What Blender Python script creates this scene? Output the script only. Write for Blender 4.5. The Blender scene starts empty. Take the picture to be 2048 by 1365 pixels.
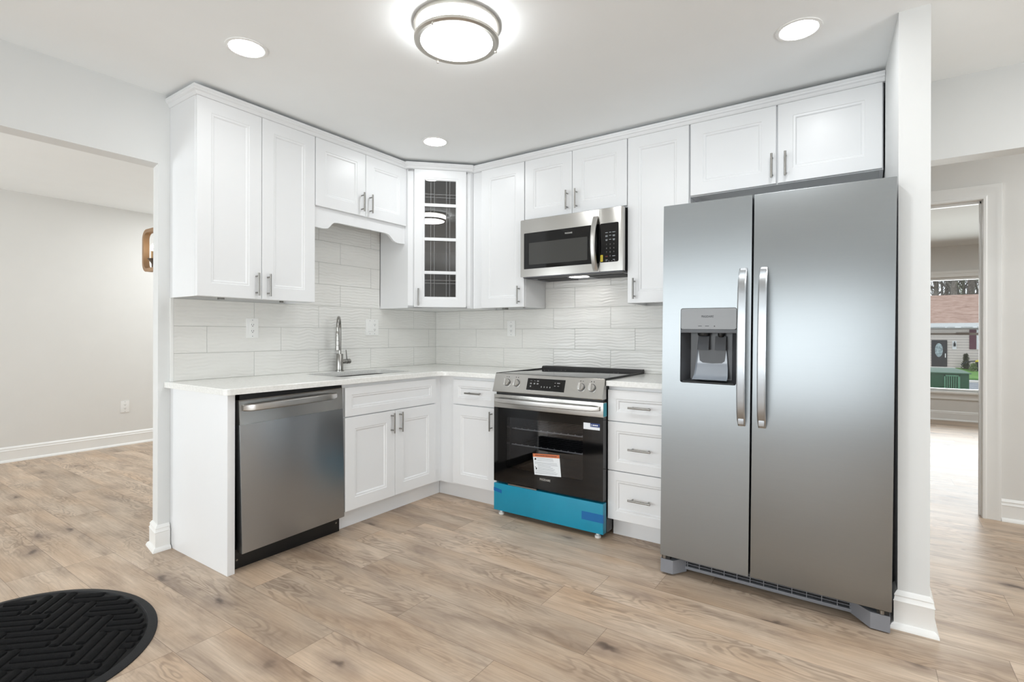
import bpy, bmesh, math, random
from mathutils import Vector, Matrix
PI = math.pi
SC = bpy.context.scene
COL = SC.collection

# ------------------------------------------------------------------ camera
CAM_POS = Vector((3.1292, -3.3939, 1.1678))
YAW, ROLL = 0.6046, 0.0022
fw = Vector((-math.sin(YAW), math.cos(YAW), 0)); rt = Vector((math.cos(YAW), math.sin(YAW), 0)); up = Vector((0, 0, 1))
R_ = rt * math.cos(ROLL) + up * math.sin(ROLL); U_ = up * math.cos(ROLL) - rt * math.sin(ROLL)
cd = bpy.data.cameras.new('camera'); cam = bpy.data.objects.new('camera', cd); COL.objects.link(cam)
cd.sensor_fit = 'HORIZONTAL'; cd.sensor_width = 36.0
cd.lens = 1037.55 / 2048 * 36.0
cd.shift_x = 6.2962 / 2048; cd.shift_y = -14.0816 / 2048
cd.clip_start = 0.05; cd.clip_end = 300
cam.matrix_world = Matrix(((R_.x, U_.x, -fw.x, CAM_POS.x), (R_.y, U_.y, -fw.y, CAM_POS.y), (R_.z, U_.z, -fw.z, CAM_POS.z), (0, 0, 0, 1)))
SC.camera = cam

# ------------------------------------------------------------------ world, exposure
SC.view_settings.view_transform = 'Standard'; SC.view_settings.look = 'None'
SC.view_settings.gamma = 1.0; SC.view_settings.exposure = 1.13
SC.view_settings.use_curve_mapping = False
W = bpy.data.worlds.new('overcast_sky'); SC.world = W; W.use_nodes = True
bg = W.node_tree.nodes['Background']; bg.inputs[0].default_value = (0.90, 0.95, 1.0, 1); bg.inputs[1].default_value = 0.72
try:
    cy = SC.cycles
    cy.max_bounces = 10; cy.diffuse_bounces = 6; cy.glossy_bounces = 4; cy.transmission_bounces = 6; cy.transparent_max_bounces = 10
    cy.sample_clamp_indirect = 4.0; cy.caustics_reflective = False; cy.caustics_refractive = False
    cy.use_denoising = True
except Exception:
    pass

LAMP_DOWN = 26.0      # radiance of the recessed lenses
LAMP_FLUSH = 10.5      # radiance of the flush ceiling lamp
def area_light(name, loc, rot, sx, sy, power, color=(1, 1, 1)):
    ld = bpy.data.lights.new(name, 'AREA'); ld.shape = 'RECTANGLE'; ld.size = sx; ld.size_y = sy; ld.energy = power; ld.color = color
    o = bpy.data.objects.new(name, ld); o.location = loc; o.rotation_euler = rot; COL.objects.link(o); return o
# daylight through the glazed openings of the house; the east one is added fill
# (tilted up to brighten the ceilings, as if bounced off the ground outside)
area_light('daylight_patio_door', (1.7, -5.75, 1.25), (PI / 2 + 0.25, 0, 0), 4.6, 2.1, 46, (0.95, 0.98, 1.0))
area_light('daylight_dining_window', (-1.9, -5.72, 1.2), (PI / 2 + 0.35, 0, 0), 1.5, 1.3, 45, (0.93, 0.97, 1.0))
area_light('added_east_fill', (6.62, -2.9, 1.1), (PI / 2 + 1.0, 0, PI / 2), 1.9, 1.2, 50, (0.92, 0.965, 1.0))  # added fill light from the right, behind a made-up window
area_light('daylight_living_window', (4.2, 6.1, 1.2), (-PI / 2 - 0.1, 0, 0), 2.3, 1.6, 36, (0.95, 0.98, 1.0))

# ------------------------------------------------------------------ mesh helper
def lin(c):
    return tuple((x / 255 / 12.92) if x / 255 <= 0.04045 else ((x / 255 + 0.055) / 1.055) ** 2.4 for x in c)

class MB:
    def __init__(s): s.bm = bmesh.new()
    def box(s, x0, x1, y0, y1, z0, z1, b=0.0, seg=2):
        t = bmesh.new()
        bmesh.ops.create_cube(t, size=1.0)
        for v in t.verts:
            v.co = Vector(((x0 + x1) / 2 + v.co.x * (x1 - x0), (y0 + y1) / 2 + v.co.y * (y1 - y0), (z0 + z1) / 2 + v.co.z * (z1 - z0)))
        if b > 0:
            bmesh.ops.bevel(t, geom=list(t.edges), offset=b, segments=seg, affect='EDGES', profile=0.7)
        s.merge(t); return s
    def merge(s, t, M=None):
        if M is not None: bmesh.ops.transform(t, matrix=M, verts=t.verts)
        mp = {v: s.bm.verts.new(v.co) for v in t.verts}
        for f in t.faces:
            try: s.bm.faces.new([mp[v] for v in f.verts])
            except ValueError: pass
        t.free()
    def loops(s, rings, cap0=False, cap1=False, closed=True):
        vs = [[s.bm.verts.new(p) for p in r] for r in rings]
        n = len(rings[0])
        for a, b in zip(vs, vs[1:]):
            for i in range(n if closed else n - 1):
                j = (i + 1) % n
                s.bm.faces.new((a[i], a[j], b[j], b[i]))
        if cap0: s.bm.faces.new(vs[0][::-1])
        if cap1: s.bm.faces.new(vs[-1])
        return s
    def prism(s, pts, axis, a0, a1):
        def P(p, a):
            if axis == 'x': return (a, p[0], p[1])
            if axis == 'y': return (p[0], a, p[1])
            return (p[0], p[1], a)
        return s.loops([[P(p, a0) for p in pts], [P(p, a1) for p in pts]], True, True)
    def lathe(s, prof, c=(0, 0, 0), axis='z', n=32, cap=True):
        rings = []
        for r, h in prof:
            ring = []
            for i in range(n):
                a = 2 * PI * i / n; x, y = r * math.cos(a), r * math.sin(a)
                p = (x, y, h) if axis == 'z' else ((h, x, y) if axis == 'x' else (y, h, x))
                ring.append((c[0] + p[0], c[1] + p[1], c[2] + p[2]))
            rings.append(ring)
        return s.loops(rings, cap, cap)
    def cyl(s, p0, p1, r0, r1=None, n=16):
        return s.tube([p0, p1], [r0, r0 if r1 is None else r1], n)
    def tube(s, path, rad, n=12, cap=True):
        path = [Vector(p) for p in path]
        if not hasattr(rad, '__len__'): rad = [rad] * len(path)
        T = []
        for i in range(len(path)):
            a = path[max(0, i - 1)]; b = path[min(len(path) - 1, i + 1)]
            T.append((b - a).normalized())
        ref = Vector((0, 0, 1)) if abs(T[0].z) < 0.9 else Vector((1, 0, 0))
        N = (ref - T[0] * ref.dot(T[0])).normalized()
        rings = []
        for i, p in enumerate(path):
            N = (N - T[i] * N.dot(T[i])).normalized(); B = T[i].cross(N)
            rings.append([p + (N * math.cos(2 * PI * k / n) + B * math.sin(2 * PI * k / n)) * rad[i] for k in range(n)])
        return s.loops(rings, cap, cap)
    def quad(s, *pts):
        s.bm.faces.new([s.bm.verts.new(p) for p in pts]); return s
    def sphere(s, c, r, n=12):
        t = bmesh.new(); bmesh.ops.create_uvsphere(t, u_segments=n, v_segments=max(6, n // 2), radius=1)
        rr = r if hasattr(r, '__len__') else (r, r, r)
        for v in t.verts: v.co = Vector((c[0] + v.co.x * rr[0], c[1] + v.co.y * rr[1], c[2] + v.co.z * rr[2]))
        s.merge(t); return s
    def plate_hole(s, outer, hole, y0, y1):
        """flat plate in the xz plane between y0 (front) and y1 (back) with a hole"""
        for y, flip in ((y0, False), (y1, True)):
            vo = [s.bm.verts.new((p[0], y, p[1])) for p in outer]; vh = [s.bm.verts.new((p[0], y, p[1])) for p in hole]
            ed = [s.bm.edges.new((v[i], v[(i + 1) % len(v)])) for v in (vo, vh) for i in range(len(v))]
            bmesh.ops.triangle_fill(s.bm, edges=ed, use_beauty=True, normal=(0, 1 if flip else -1, 0))
        for lp in (outer, hole):
            s.loops([[(p[0], y0, p[1]) for p in lp], [(p[0], y1, p[1]) for p in lp]])
        return s
    def pieces(s):
        """pieces lying clear of one another, each as a mesh of its own"""
        bm = s.bm; bm.verts.index_update(); isl = {}; groups = []
        for v in bm.verts:
            if v in isl: continue
            st = [v]; isl[v] = len(groups); g = [v]
            while st:
                for e in st.pop().link_edges:
                    for w in e.verts:
                        if w not in isl: isl[w] = len(groups); st.append(w); g.append(w)
            groups.append(g)
        n = len(groups)
        if n < 2 or n > 90: return [s]
        bb = [([min(v.co[i] for v in g) for i in range(3)], [max(v.co[i] for v in g) for i in range(3)]) for g in groups]
        sz = [max(b[1][i] - b[0][i] for i in range(3)) for b in bb]; root = list(range(n))
        def find(i):
            while root[i] != i: i = root[i]
            return i
        for i in range(n):
            for j in range(i + 1, n):
                gap = math.sqrt(sum(max(0.0, bb[j][0][k] - bb[i][1][k], bb[i][0][k] - bb[j][1][k]) ** 2 for k in range(3)))
                if gap <= max(0.02, 0.5 * max(sz[i], sz[j])): root[find(i)] = find(j)
        ids = sorted({find(i) for i in range(n)})
        if len(ids) < 2: return [s]
        out = []
        for r in ids:
            m = MB(); mp = {}
            for v, q in isl.items():
                if find(q) == r: mp[v] = m.bm.verts.new(v.co)
            for f in bm.faces:
                if f.verts[0] in mp: m.bm.faces.new([mp[v] for v in f.verts])
            out.append(m)
        bm.free()
        return out
    def build(s, name, mat, parent=None, off=None, smooth=True, ang=32):
        bmesh.ops.recalc_face_normals(s.bm, faces=s.bm.faces)
        if off is not None:
            for v in s.bm.verts: v.co -= off
        me = bpy.data.meshes.new(name); s.bm.to_mesh(me); s.bm.free()
        me.materials.append(mat)
        if smooth:
            me.polygons.foreach_set('use_smooth', [True] * len(me.polygons))
            me.set_sharp_from_angle(angle=math.radians(ang))
        o = bpy.data.objects.new(name, me); COL.objects.link(o)
        if parent is not None: o.parent = parent
        return o

def rrect(x0, x1, z0, z1, r, n=5):
    pts = []
    for cx, cz, a0 in ((x1 - r, z1 - r, 0), (x0 + r, z1 - r, PI / 2), (x0 + r, z0 + r, PI), (x1 - r, z0 + r, 1.5 * PI)):
        for i in range(n + 1):
            a = a0 + PI / 2 * i / n; pts.append((cx + r * math.cos(a), cz + r * math.sin(a)))
    return pts

def structure(name, mb, mat, parent=None, smooth=False, label=None):
    o = mb.build(name, mat, parent, None, smooth)
    if parent is None: o['kind'] = 'structure'
    if label: o['label'] = label
    return o

FR = {'B': 0.0, 'A': PI / 2, 'D': PI / 4, 'E': -PI / 2, 'S': PI}   # frames: viewer-facing side is local -y
class Thing:
    """Empty at the base of a thing; parts are authored in the frame's own coordinates"""
    def __init__(s, name, label, cat, base, frame='B', group=None):
        s.e = bpy.data.objects.new(name, None); COL.objects.link(s.e)
        s.off = Vector(base); s.rot = FR[frame] if isinstance(frame, str) else frame
        s.e.location = Matrix.Rotation(s.rot, 3, 'Z') @ s.off; s.e.rotation_euler = (0, 0, s.rot)
        s.e.empty_display_size = 0.05
        s.e['label'] = label; s.e['category'] = cat
        if group: s.e['group'] = group
    def part(s, name, mb, mat, parent=None, label=None, **k):
        first = None
        for m in mb.pieces():
            o = m.build(name, mat, parent or s.e, s.off, **k)
            if label: o['label'] = label
            first = first or o
        return first
def tag(o, label, cat, group=None, kind=None):
    if label: o['label'] = label; o['category'] = cat
    if group: o['group'] = group
    if kind: o['kind'] = kind
    return o
def text_mb(body, size, pos, extr=0.0002, align='CENTER', rotz=0.0, bold=0.0, sx=1.0):
    """lettering facing local -y at pos"""
    c = bpy.data.curves.new('t', 'FONT'); c.body = body; c.size = size; c.extrude = extr; c.align_x = align; c.align_y = 'CENTER'; c.offset = bold
    o = bpy.data.objects.new('t', c); COL.objects.link(o)
    dg = bpy.context.evaluated_depsgraph_get(); me = bpy.data.meshes.new_from_object(o.evaluated_get(dg))
    t = bmesh.new(); t.from_mesh(me); bpy.data.objects.remove(o); bpy.data.curves.remove(c); bpy.data.meshes.remove(me)
    mb = MB()
    mb.merge(t, Matrix.Translation(pos) @ Matrix.Rotation(rotz, 4, 'Y') @ Matrix.Rotation(PI / 2, 4, 'X') @ Matrix.Diagonal((sx, 1, 1, 1)))
    return mb

# ------------------------------------------------------------------ materials
def new_mat(name):
    m = bpy.data.materials.new(name); m.use_nodes = True
    nt = m.node_tree; return m, nt, nt.nodes['Principled BSDF']
class G:
    """tiny node-graph helper"""
    def __init__(s, nt): s.nt = nt
    def n(s, typ, **k):
        nd = s.nt.nodes.new(typ)
        for a, v in k.items(): setattr(nd, a, v)
        return nd
    def put(s, sock, v):
        if hasattr(v, 'is_linked') or hasattr(v, 'links'): s.nt.links.new(v, sock)
        else: sock.default_value = v
    def math(s, op, a, b=None, c=None):
        nd = s.n('ShaderNodeMath', operation=op); s.put(nd.inputs[0], a)
        if b is not None: s.put(nd.inputs[1], b)
        if c is not None: s.put(nd.inputs[2], c)
        return nd.outputs[0]
    def xyz(s, x, y, z):
        nd = s.n('ShaderNodeCombineXYZ')
        for i, v in enumerate((x, y, z)): s.put(nd.inputs[i], v)
        return nd.outputs[0]
    def noise(s, vec, scale, detail=2, rough=0.5, dist=0.0):
        nd = s.n('ShaderNodeTexNoise'); s.put(nd.inputs['Vector'], vec); nd.inputs['Scale'].default_value = scale
        nd.inputs['Detail'].default_value = detail; nd.inputs['Roughness'].default_value = rough; nd.inputs['Distortion'].default_value = dist
        return nd.outputs['Fac']
    def ramp(s, fac, stops):
        nd = s.n('ShaderNodeValToRGB'); s.put(nd.inputs[0], fac); el = nd.color_ramp.elements
        while len(el) < len(stops): el.new(0.5)
        for e, (p, c) in zip(el, stops): e.position = p; e.color = (*c, 1) if len(c) == 3 else c
        return nd.outputs[0]
    def mix(s, fac, a, b, blend='MIX'):
        nd = s.n('ShaderNodeMix', data_type='RGBA', blend_type=blend)
        s.put(nd.inputs[0], fac); s.put(nd.inputs[6], a); s.put(nd.inputs[7], b); return nd.outputs[2]
    def mapr(s, v, a, b, c=0.0, d=1.0):
        nd = s.n('ShaderNodeMapRange'); s.put(nd.inputs[0], v)
        for i, q in enumerate((a, b, c, d)): nd.inputs[i + 1].default_value = q
        return nd.outputs[0]
    def coords(s):
        tc = s.n('ShaderNodeTexCoord'); sp = s.n('ShaderNodeSeparateXYZ'); s.nt.links.new(tc.outputs['Object'], sp.inputs[0])
        return tc.outputs['Object'], sp.outputs[0], sp.outputs[1], sp.outputs[2]
    def scaled(s, vec, sc):
        nd = s.n('ShaderNodeMapping'); s.put(nd.inputs['Vector'], vec); nd.inputs['Scale'].default_value = sc; return nd.outputs[0]
    def bump(s, h, strength, dist):
        nd = s.n('ShaderNodeBump'); s.put(nd.inputs['Height'], h); nd.inputs['Strength'].default_value = strength; nd.inputs['Distance'].default_value = dist
        return nd.outputs[0]

def plain(name, rgb, rough=0.5, metal=0.0, spec=0.5, bump=None, vary=0.0, coat=0.0):
    m, nt, b = new_mat(name); g = G(nt)
    c = (*lin(rgb), 1)
    b.inputs['Base Color'].default_value = c; b.inputs['Roughness'].default_value = rough; b.inputs['Metallic'].default_value = metal
    b.inputs['Specular IOR Level'].default_value = spec; b.inputs['Coat Weight'].default_value = coat
    vec = None
    if vary or bump:
        vec, x, y, z = g.coords()
    if vary:
        f = g.noise(vec, 6.0, 4)
        d = tuple(max(0, q * (1 - vary)) for q in c[:3]); e = tuple(min(1, q * (1 + vary)) for q in c[:3])
        nt.links.new(g.ramp(f, ((0.3, d), (0.7, e))), b.inputs['Base Color'])
    if bump:
        sc, st, di = bump
        nt.links.new(g.bump(g.noise(vec, sc, 3), st, di), b.inputs['Normal'])
    return m
def emit(name, rgb, strength):
    m, nt, b = new_mat(name)
    b.inputs['Base Color'].default_value = (0.9, 0.9, 0.88, 1); b.inputs['Emission Color'].default_value = (*rgb, 1); b.inputs['Emission Strength'].default_value = strength
    b.inputs['Roughness'].default_value = 0.4
    return m
def steel(name, rgb, rough, aniso, tangent, streak):
    """brushed stainless steel; streak = scale vector of the brush marks"""
    m, nt, b = new_mat(name); g = G(nt)
    vec, x, y, z = g.coords()
    f = g.noise(g.scaled(vec, streak), 1.0, 3, 0.6)
    c = lin(rgb)
    nt.links.new(g.ramp(f, ((0.25, tuple(q * 0.985 for q in c)), (0.75, tuple(min(1, q * 1.012) for q in c)))), b.inputs['Base Color'])
    b.inputs['Metallic'].default_value = 1.0
    nt.links.new(g.mapr(f, 0.2, 0.8, rough * 0.98, rough * 1.02), b.inputs['Roughness'])
    b.inputs['Anisotropic'].default_value = aniso
    nt.links.new(g.xyz(*tangent), b.inputs['Tangent'])
    return m
def glass(name, tint, ior, rough=0.0, boost=1.0):
    m, nt, b = new_mat(name); g = G(nt); nt.nodes.remove(b)
    tr = g.n('ShaderNodeBsdfTransparent'); tr.inputs[0].default_value = (*tint, 1)
    gl = g.n('ShaderNodeBsdfGlossy'); gl.inputs['Roughness'].default_value = rough; gl.inputs['Color'].default_value = (1, 1, 1, 1)
    fr = g.n('ShaderNodeFresnel'); fr.inputs[0].default_value = ior
    mx = g.n('ShaderNodeMixShader'); nt.links.new(g.math('MULTIPLY', fr.outputs[0], boost), mx.inputs[0])
    nt.links.new(tr.outputs[0], mx.inputs[1]); nt.links.new(gl.outputs[0], mx.inputs[2])
    nt.links.new(mx.outputs[0], nt.nodes['Material Output'].inputs[0])
    return m

M_WALL = plain('paint_wall_white', (221, 222, 221), 0.55, spec=0.3, vary=0.008)
M_WALLG = plain('paint_wall_greige', (224, 223, 220), 0.6, spec=0.3, vary=0.008)
M_CEIL = plain('paint_ceiling', (245, 247, 247), 0.7, spec=0.2, vary=0.006)
M_TRIM = plain('paint_trim_gloss', (238, 238, 236), 0.35, vary=0.006)
M_CAB = plain('cabinet_white_satin', (231, 232, 233), 0.33, spec=0.5, vary=0.004)
M_CABIN = plain('cabinet_inside', (206, 206, 204), 0.5)
M_BLACK = plain('black_plastic', (14, 14, 15), 0.45)
M_DARK = plain('dark_gap', (26, 26, 28), 0.6)
M_GREYP = plain('grey_plastic', (128, 130, 136), 0.45)
M_DGREY = plain('dark_grey_plastic', (72, 74, 78), 0.35)
M_WHITEP = plain('white_plastic', (236, 236, 234), 0.35)
M_SLOT = plain('outlet_slot', (40, 38, 36), 0.6)
M_KNOB = plain('knob_steel', (206, 205, 202), 0.3, 1.0)
M_NICKEL = plain('brushed_nickel', (206, 202, 195), 0.42, 1.0, vary=0.03)
M_PULL = plain('pull_satin_steel', (150, 148, 144), 0.3, 1.0, vary=0.03)
M_FRIDGE = steel('fridge_steel', (152, 156, 158), 0.34, 0.6, (1, 0, 0), (6, 40, 420))
M_FHAND = steel('handle_steel', (174, 177, 180), 0.3, 0.4, (1, 0, 0), (300, 300, 12))
M_DW = steel('dishwasher_steel', (170, 173, 176), 0.30, 0.6, (0, 0, 1), (30, 10, 500))
M_DWTOP = steel('dishwasher_band_steel', (182, 180, 177), 0.26, 0.6, (0, 0, 1), (20, 10, 500))
M_MICRO = steel('microwave_steel', (190, 188, 184), 0.2, 0.6, (0, 0, 1), (10, 30, 500))
M_RANGE = steel('range_steel', (186, 184, 180), 0.24, 0.5, (0, 0, 1), (10, 30, 500))
M_BAR = steel('appliance_bar_steel', (202, 200, 197), 0.3, 0.5, (0, 0, 1), (10, 30, 400))
M_FAUCET = plain('faucet_steel', (160, 158, 154), 0.24, 1.0, vary=0.03)
M_SINK = plain('sink_steel', (120, 120, 118), 0.3, 1.0, vary=0.03)
M_GLASSW = glass('window_glass', (0.97, 0.98, 0.98), 1.45)
M_CABGL = glass('cabinet_glass', (0.45, 0.45, 0.46), 1.5, 0.0, 3.6)
M_ETCH = plain('etched_line', (150, 150, 150), 0.5)
M_OVENGL = glass('oven_glass', (0.66, 0.66, 0.68), 1.5, 0.0, 1.0)
M_BLKGL = plain('black_glass', (9, 9, 10), 0.06, spec=0.5)
M_COOK = plain('cooktop_glass', (14, 14, 15), 0.05, spec=1.0)
M_MWIN = plain('microwave_window_mesh', (62, 62, 60), 0.14, spec=0.5)
M_OVENIN = plain('oven_enamel', (44, 44, 47), 0.4)
M_RACK = plain('chrome_painted_lit', (245, 245, 242), 0.4, 0.0)  # chrome painted white, as if light caught the front rungs
M_RACKD = plain('rack_chrome_shaded', (84, 84, 86), 0.4, 0.5)  # same rack chrome, darkened for the shade inside the oven
M_FILM = plain('blue_film', (22, 137, 168), 0.3, spec=0.5, vary=0.05)
M_TAPE = plain('blue_tape', (6, 98, 160), 0.35)
M_CYAN = plain('cyan_tape', (22, 150, 170), 0.35)
M_PAPER = plain('label_paper', (226, 230, 234), 0.55)
M_ORANGE = plain('label_orange', (196, 112, 72), 0.55)
M_INK = plain('label_ink', (28, 28, 32), 0.6)
M_INKG = plain('label_grey_print', (150, 155, 160), 0.6)
M_NAVY = plain('label_navy', (24, 50, 112), 0.5)
M_LEG = plain('legend_print', (132, 132, 132), 0.5)
M_REDP = plain('legend_red', (110, 34, 34), 0.5)
M_LOGOD = plain('logo_dark', (40, 40, 44), 0.4)
M_LOGOL = plain('logo_silver', (205, 203, 198), 0.35, 0.6)
M_YEL = plain('yellow_tag', (214, 190, 40), 0.5)
M_RUB = plain('rubber_black', (15, 16, 19), 0.7, bump=(260, 0.35, 0.002))
M_RIB = plain('mat_pile_black', (27, 27, 28), 0.95, spec=0.15, bump=(420, 0.9, 0.006))
M_LENS = emit('downlight_lens', (0.955, 0.985, 1.0), LAMP_DOWN)
M_DIFF = emit('flush_diffuser', (0.955, 0.985, 1.0), LAMP_FLUSH)
M_DIFFS = emit('flush_diffuser_side', (0.955, 0.985, 1.0), LAMP_FLUSH * 0.72)
M_COOKLAMP = emit('cooktop_lamp', (1.0, 0.98, 0.94), 9.0)
M_BULB = emit('candle_bulb', (1.0, 0.88, 0.68), 14.0)

def tile_mat():
    m, nt, b = new_mat('wavy_ceramic_tile'); g = G(nt)
    vec, x, y, z = g.coords()
    b.inputs['Base Color'].default_value = (*lin((228, 227, 223)), 1); b.inputs['Roughness'].default_value = 0.2
    info = g.n('ShaderNodeNewGeometry')
    isl = info.outputs['Random Per Island']
    off = g.math('MULTIPLY', isl, 40.0)
    # long horizontal ripples, about eight to a tile, each tile its own
    n1 = g.noise(g.xyz(g.math('ADD', g.math('MULTIPLY', x, 7.0), off), g.math('MULTIPLY', y, 7.0), g.math('MULTIPLY', z, 5.0)), 1.0, 2)
    ph = g.math('ADD', g.math('MULTIPLY', z, 2 * PI / 0.0205), g.math('MULTIPLY', n1, 16.0))
    rip = g.math('SINE', ph)
    amp = g.mapr(g.noise(g.xyz(g.math('ADD', g.math('MULTIPLY', x, 5.0), off), 0.0, g.math('MULTIPLY', z, 30.0)), 1.0, 1), 0.3, 0.7, 0.15, 1.0)
    nt.links.new(g.bump(g.math('MULTIPLY', rip, amp), 0.55, 0.0022), b.inputs['Normal'])
    return m
M_TILE = tile_mat()
M_GROUT = plain('grout', (186, 186, 182), 0.8)

def quartz_mat():
    m, nt, b = new_mat('white_quartz'); g = G(nt)
    vec, x, y, z = g.coords()
    a = g.noise(vec, 260.0, 2); c = g.noise(vec, 90.0, 3)
    base = g.ramp(c, ((0.3, lin((226, 226, 222))), (0.7, lin((238, 238, 235)))))
    sp = g.mapr(a, 0.68, 0.74)
    nt.links.new(g.mix(sp, base, (*lin((186, 182, 172)), 1)), b.inputs['Base Color'])
    b.inputs['Roughness'].default_value = 0.16
    return m
M_QUARTZ = quartz_mat()

def floor_mat():
    m, nt, b = new_mat('oak_vinyl_planks'); g = G(nt)
    vec, x, y, z = g.coords()
    PW, PL = 0.21, 1.22
    yr = g.math('DIVIDE', g.math('ADD', y, 0.007 + 21.0), PW)
    row = g.math('FLOOR', yr); fy = g.math('FRACT', yr)
    w1 = g.n('ShaderNodeTexWhiteNoise', noise_dimensions='1D'); nt.links.new(row, w1.inputs['W'])
    xr = g.math('ADD', g.math('DIVIDE', g.math('ADD', x, 30.0), PL), w1.outputs['Value'])
    colm = g.math('FLOOR', xr); fx = g.math('FRACT', xr)
    w2 = g.n('ShaderNodeTexWhiteNoise', noise_dimensions='2D'); nt.links.new(g.xyz(row, colm, 0.0), w2.inputs['Vector'])
    sp = g.n('ShaderNodeSeparateColor'); nt.links.new(w2.outputs['Color'], sp.inputs[0])
    r1, r2, r3 = sp.outputs[0], sp.outputs[1], sp.outputs[2]
    ox = g.math('MULTIPLY', r1, 37.0); oy = g.math('MULTIPLY', r2, 53.0)
    px = g.math('ADD', x, ox); py = g.math('ADD', y, oy)
    # figure: contour rings of a stretched noise field
    warp = g.noise(g.xyz(g.math('MULTIPLY', px, 1.7), g.math('MULTIPLY', py, 6.5), r3), 1.0, 3, 0.55, 0.35)
    rings = g.math('SINE', g.math('MULTIPLY', warp, 95.0))
    rings = g.mapr(rings, -0.2, 1.0)
    rmask = g.mapr(g.noise(g.xyz(g.math('MULTIPLY', px, 1.3), g.math('MULTIPLY', py, 5.0), 4.0), 1.0, 2), 0.45, 0.62)
    fine = g.noise(g.xyz(g.math('MULTIPLY', px, 5.0), g.math('MULTIPLY', py, 130.0), r3), 1.0, 5, 0.65)
    blot = g.noise(g.xyz(g.math('MULTIPLY', px, 2.0), g.math('MULTIPLY', py, 7.5), 7.0), 1.0, 4, 0.6, 0.5)
    warm = g.noise(g.xyz(g.math('MULTIPLY', px, 1.6), g.math('MULTIPLY', py, 5.0), 13.0), 1.0, 2)
    base = g.ramp(blot, ((0.28, lin((150, 131, 116))), (0.44, lin((190, 170, 150))), (0.60, lin((211, 191, 170))), (0.8, lin((220, 203, 184)))))
    base = g.mix(g.mapr(warm, 0.42, 0.72, 0.0, 0.5), base, (*lin((206, 172, 138)), 1))
    base = g.mix(g.math('MULTIPLY', g.math('MULTIPLY', rings, rmask), 0.42), base, (*lin((112, 92, 76)), 1))
    base = g.mix(g.mapr(fine, 0.35, 0.70, 0.30, 0.0), base, (*lin((120, 99, 82)), 1))
    # knots
    vo = g.n('ShaderNodeTexVoronoi'); vo.inputs['Scale'].default_value = 1.0
    kx = g.math('ADD', g.math('MULTIPLY', px, 2.3), g.math('MULTIPLY', g.noise(vec, 9.0, 2), 0.25)); ky = g.math('ADD', g.math('MULTIPLY', py, 5.2), g.math('MULTIPLY', g.noise(vec, 14.0, 2), 0.35))
    nt.links.new(g.xyz(kx, ky, 0.0), vo.inputs['Vector'])
    vsep = g.n('ShaderNodeSeparateColor'); nt.links.new(vo.outputs['Color'], vsep.inputs[0])
    keep = g.math('GREATER_THAN', vsep.outputs[0], 0.35)
    halo = g.math('MULTIPLY', g.mapr(vo.outputs['Distance'], 0.05, 0.34, 0.55, 0.0), keep)
    core = g.math('MULTIPLY', g.mapr(vo.outputs['Distance'], 0.02, 0.11, 0.8, 0.0), keep)
    base = g.mix(halo, base, (*lin((120, 102, 92)), 1)); base = g.mix(core, base, (*lin((70, 56, 48)), 1))
    # plank to plank tone
    tone = g.mapr(r3, 0.0, 1.0, 0.86, 1.08)
    base = g.mix(1.0, base, g.xyz(tone, tone, tone), 'MULTIPLY')
    # seams
    ey = g.math('MULTIPLY', g.math('MINIMUM', fy, g.math('SUBTRACT', 1.0, fy)), PW)
    ex = g.math('MULTIPLY', g.math('MINIMUM', fx, g.math('SUBTRACT', 1.0, fx)), PL)
    seam = g.mapr(g.math('MINIMUM', ey, ex), 0.0005, 0.0016, 0.6, 0.0)
    base = g.mix(seam, base, (*lin((92, 76, 64)), 1))
    nt.links.new(base, b.inputs['Base Color'])
    nt.links.new(g.mapr(fine, 0.3, 0.7, 0.44, 0.34), b.inputs['Roughness'])
    b.inputs['Specular IOR Level'].default_value = 0.4
    h = g.math('SUBTRACT', g.math('MULTIPLY', fine, 0.25), seam)
    nt.links.new(g.bump(h, 0.18, 0.0012), b.inputs['Normal'])
    return m
M_FLOOR = floor_mat()

# ------------------------------------------------------------------ setting: room shell
ZC = 2.4575
WT = 0.11           # thickness of the partition beside the dishwasher
XW, XE, YS, YN = -3.25, 6.4, -5.5, 5.85
structure('floor', MB().box(XW - 0.2, XE + 0.2, YS - 0.2, YN + 0.2, -0.12, 0.0), M_FLOOR)
structure('ceiling', MB().box(XW - 0.2, XE + 0.2, YS - 0.2, YN + 0.2, ZC, ZC + 0.15), M_CEIL)
structure('ceiling_far', MB().box(XW, XE, 1.19, YN, 2.383, ZC), M_CEIL)
# partition beside the dishwasher, its end and the header over the opening to the dining room
YE, HZ = -2.1747, 2.079
YE2 = -2.156         # the far corner of its end
structure('wall_left', MB().prism([(0, YE), (0, 0), (-WT, 0), (-WT, YE2)], 'z', 0, ZC).prism([(0, YE), (0, YS), (-WT, YS), (-WT, YE2)], 'z', HZ, ZC), M_WALL)
# wall behind the range, continuing as a header over the hall opening
structure('wall_back', MB().box(XW, 3.3313, 0, 0.12, 0, ZC).box(3.3313, XE, 0, 0.12, 2.056, ZC), M_WALL)
# stub wall right of the refrigerator
X1, X2, YC = 3.2305, 3.3313, -0.8035
X1B = 3.199          # its left face runs slightly out of square
structure('wall_right', MB().prism([(X1B, -0.0005), (X1B, -0.31), (X1, YC), (X2, YC), (X2, -0.0005)], 'z', 0, ZC), M_WALL)
structure('wall_west', MB().box(XW - 0.15, XW, YS, YN, 0, ZC), M_WALLG)
structure('wall_east', MB().box(XE, XE + 0.15, YS, -3.9, 0, ZC).box(XE, XE + 0.15, -3.9, -1.9, 0, 0.75).box(XE, XE + 0.15, -3.9, -1.9, 1.95, ZC).box(XE, XE + 0.15, -1.9, YN, 0, ZC), M_WALL)
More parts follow.
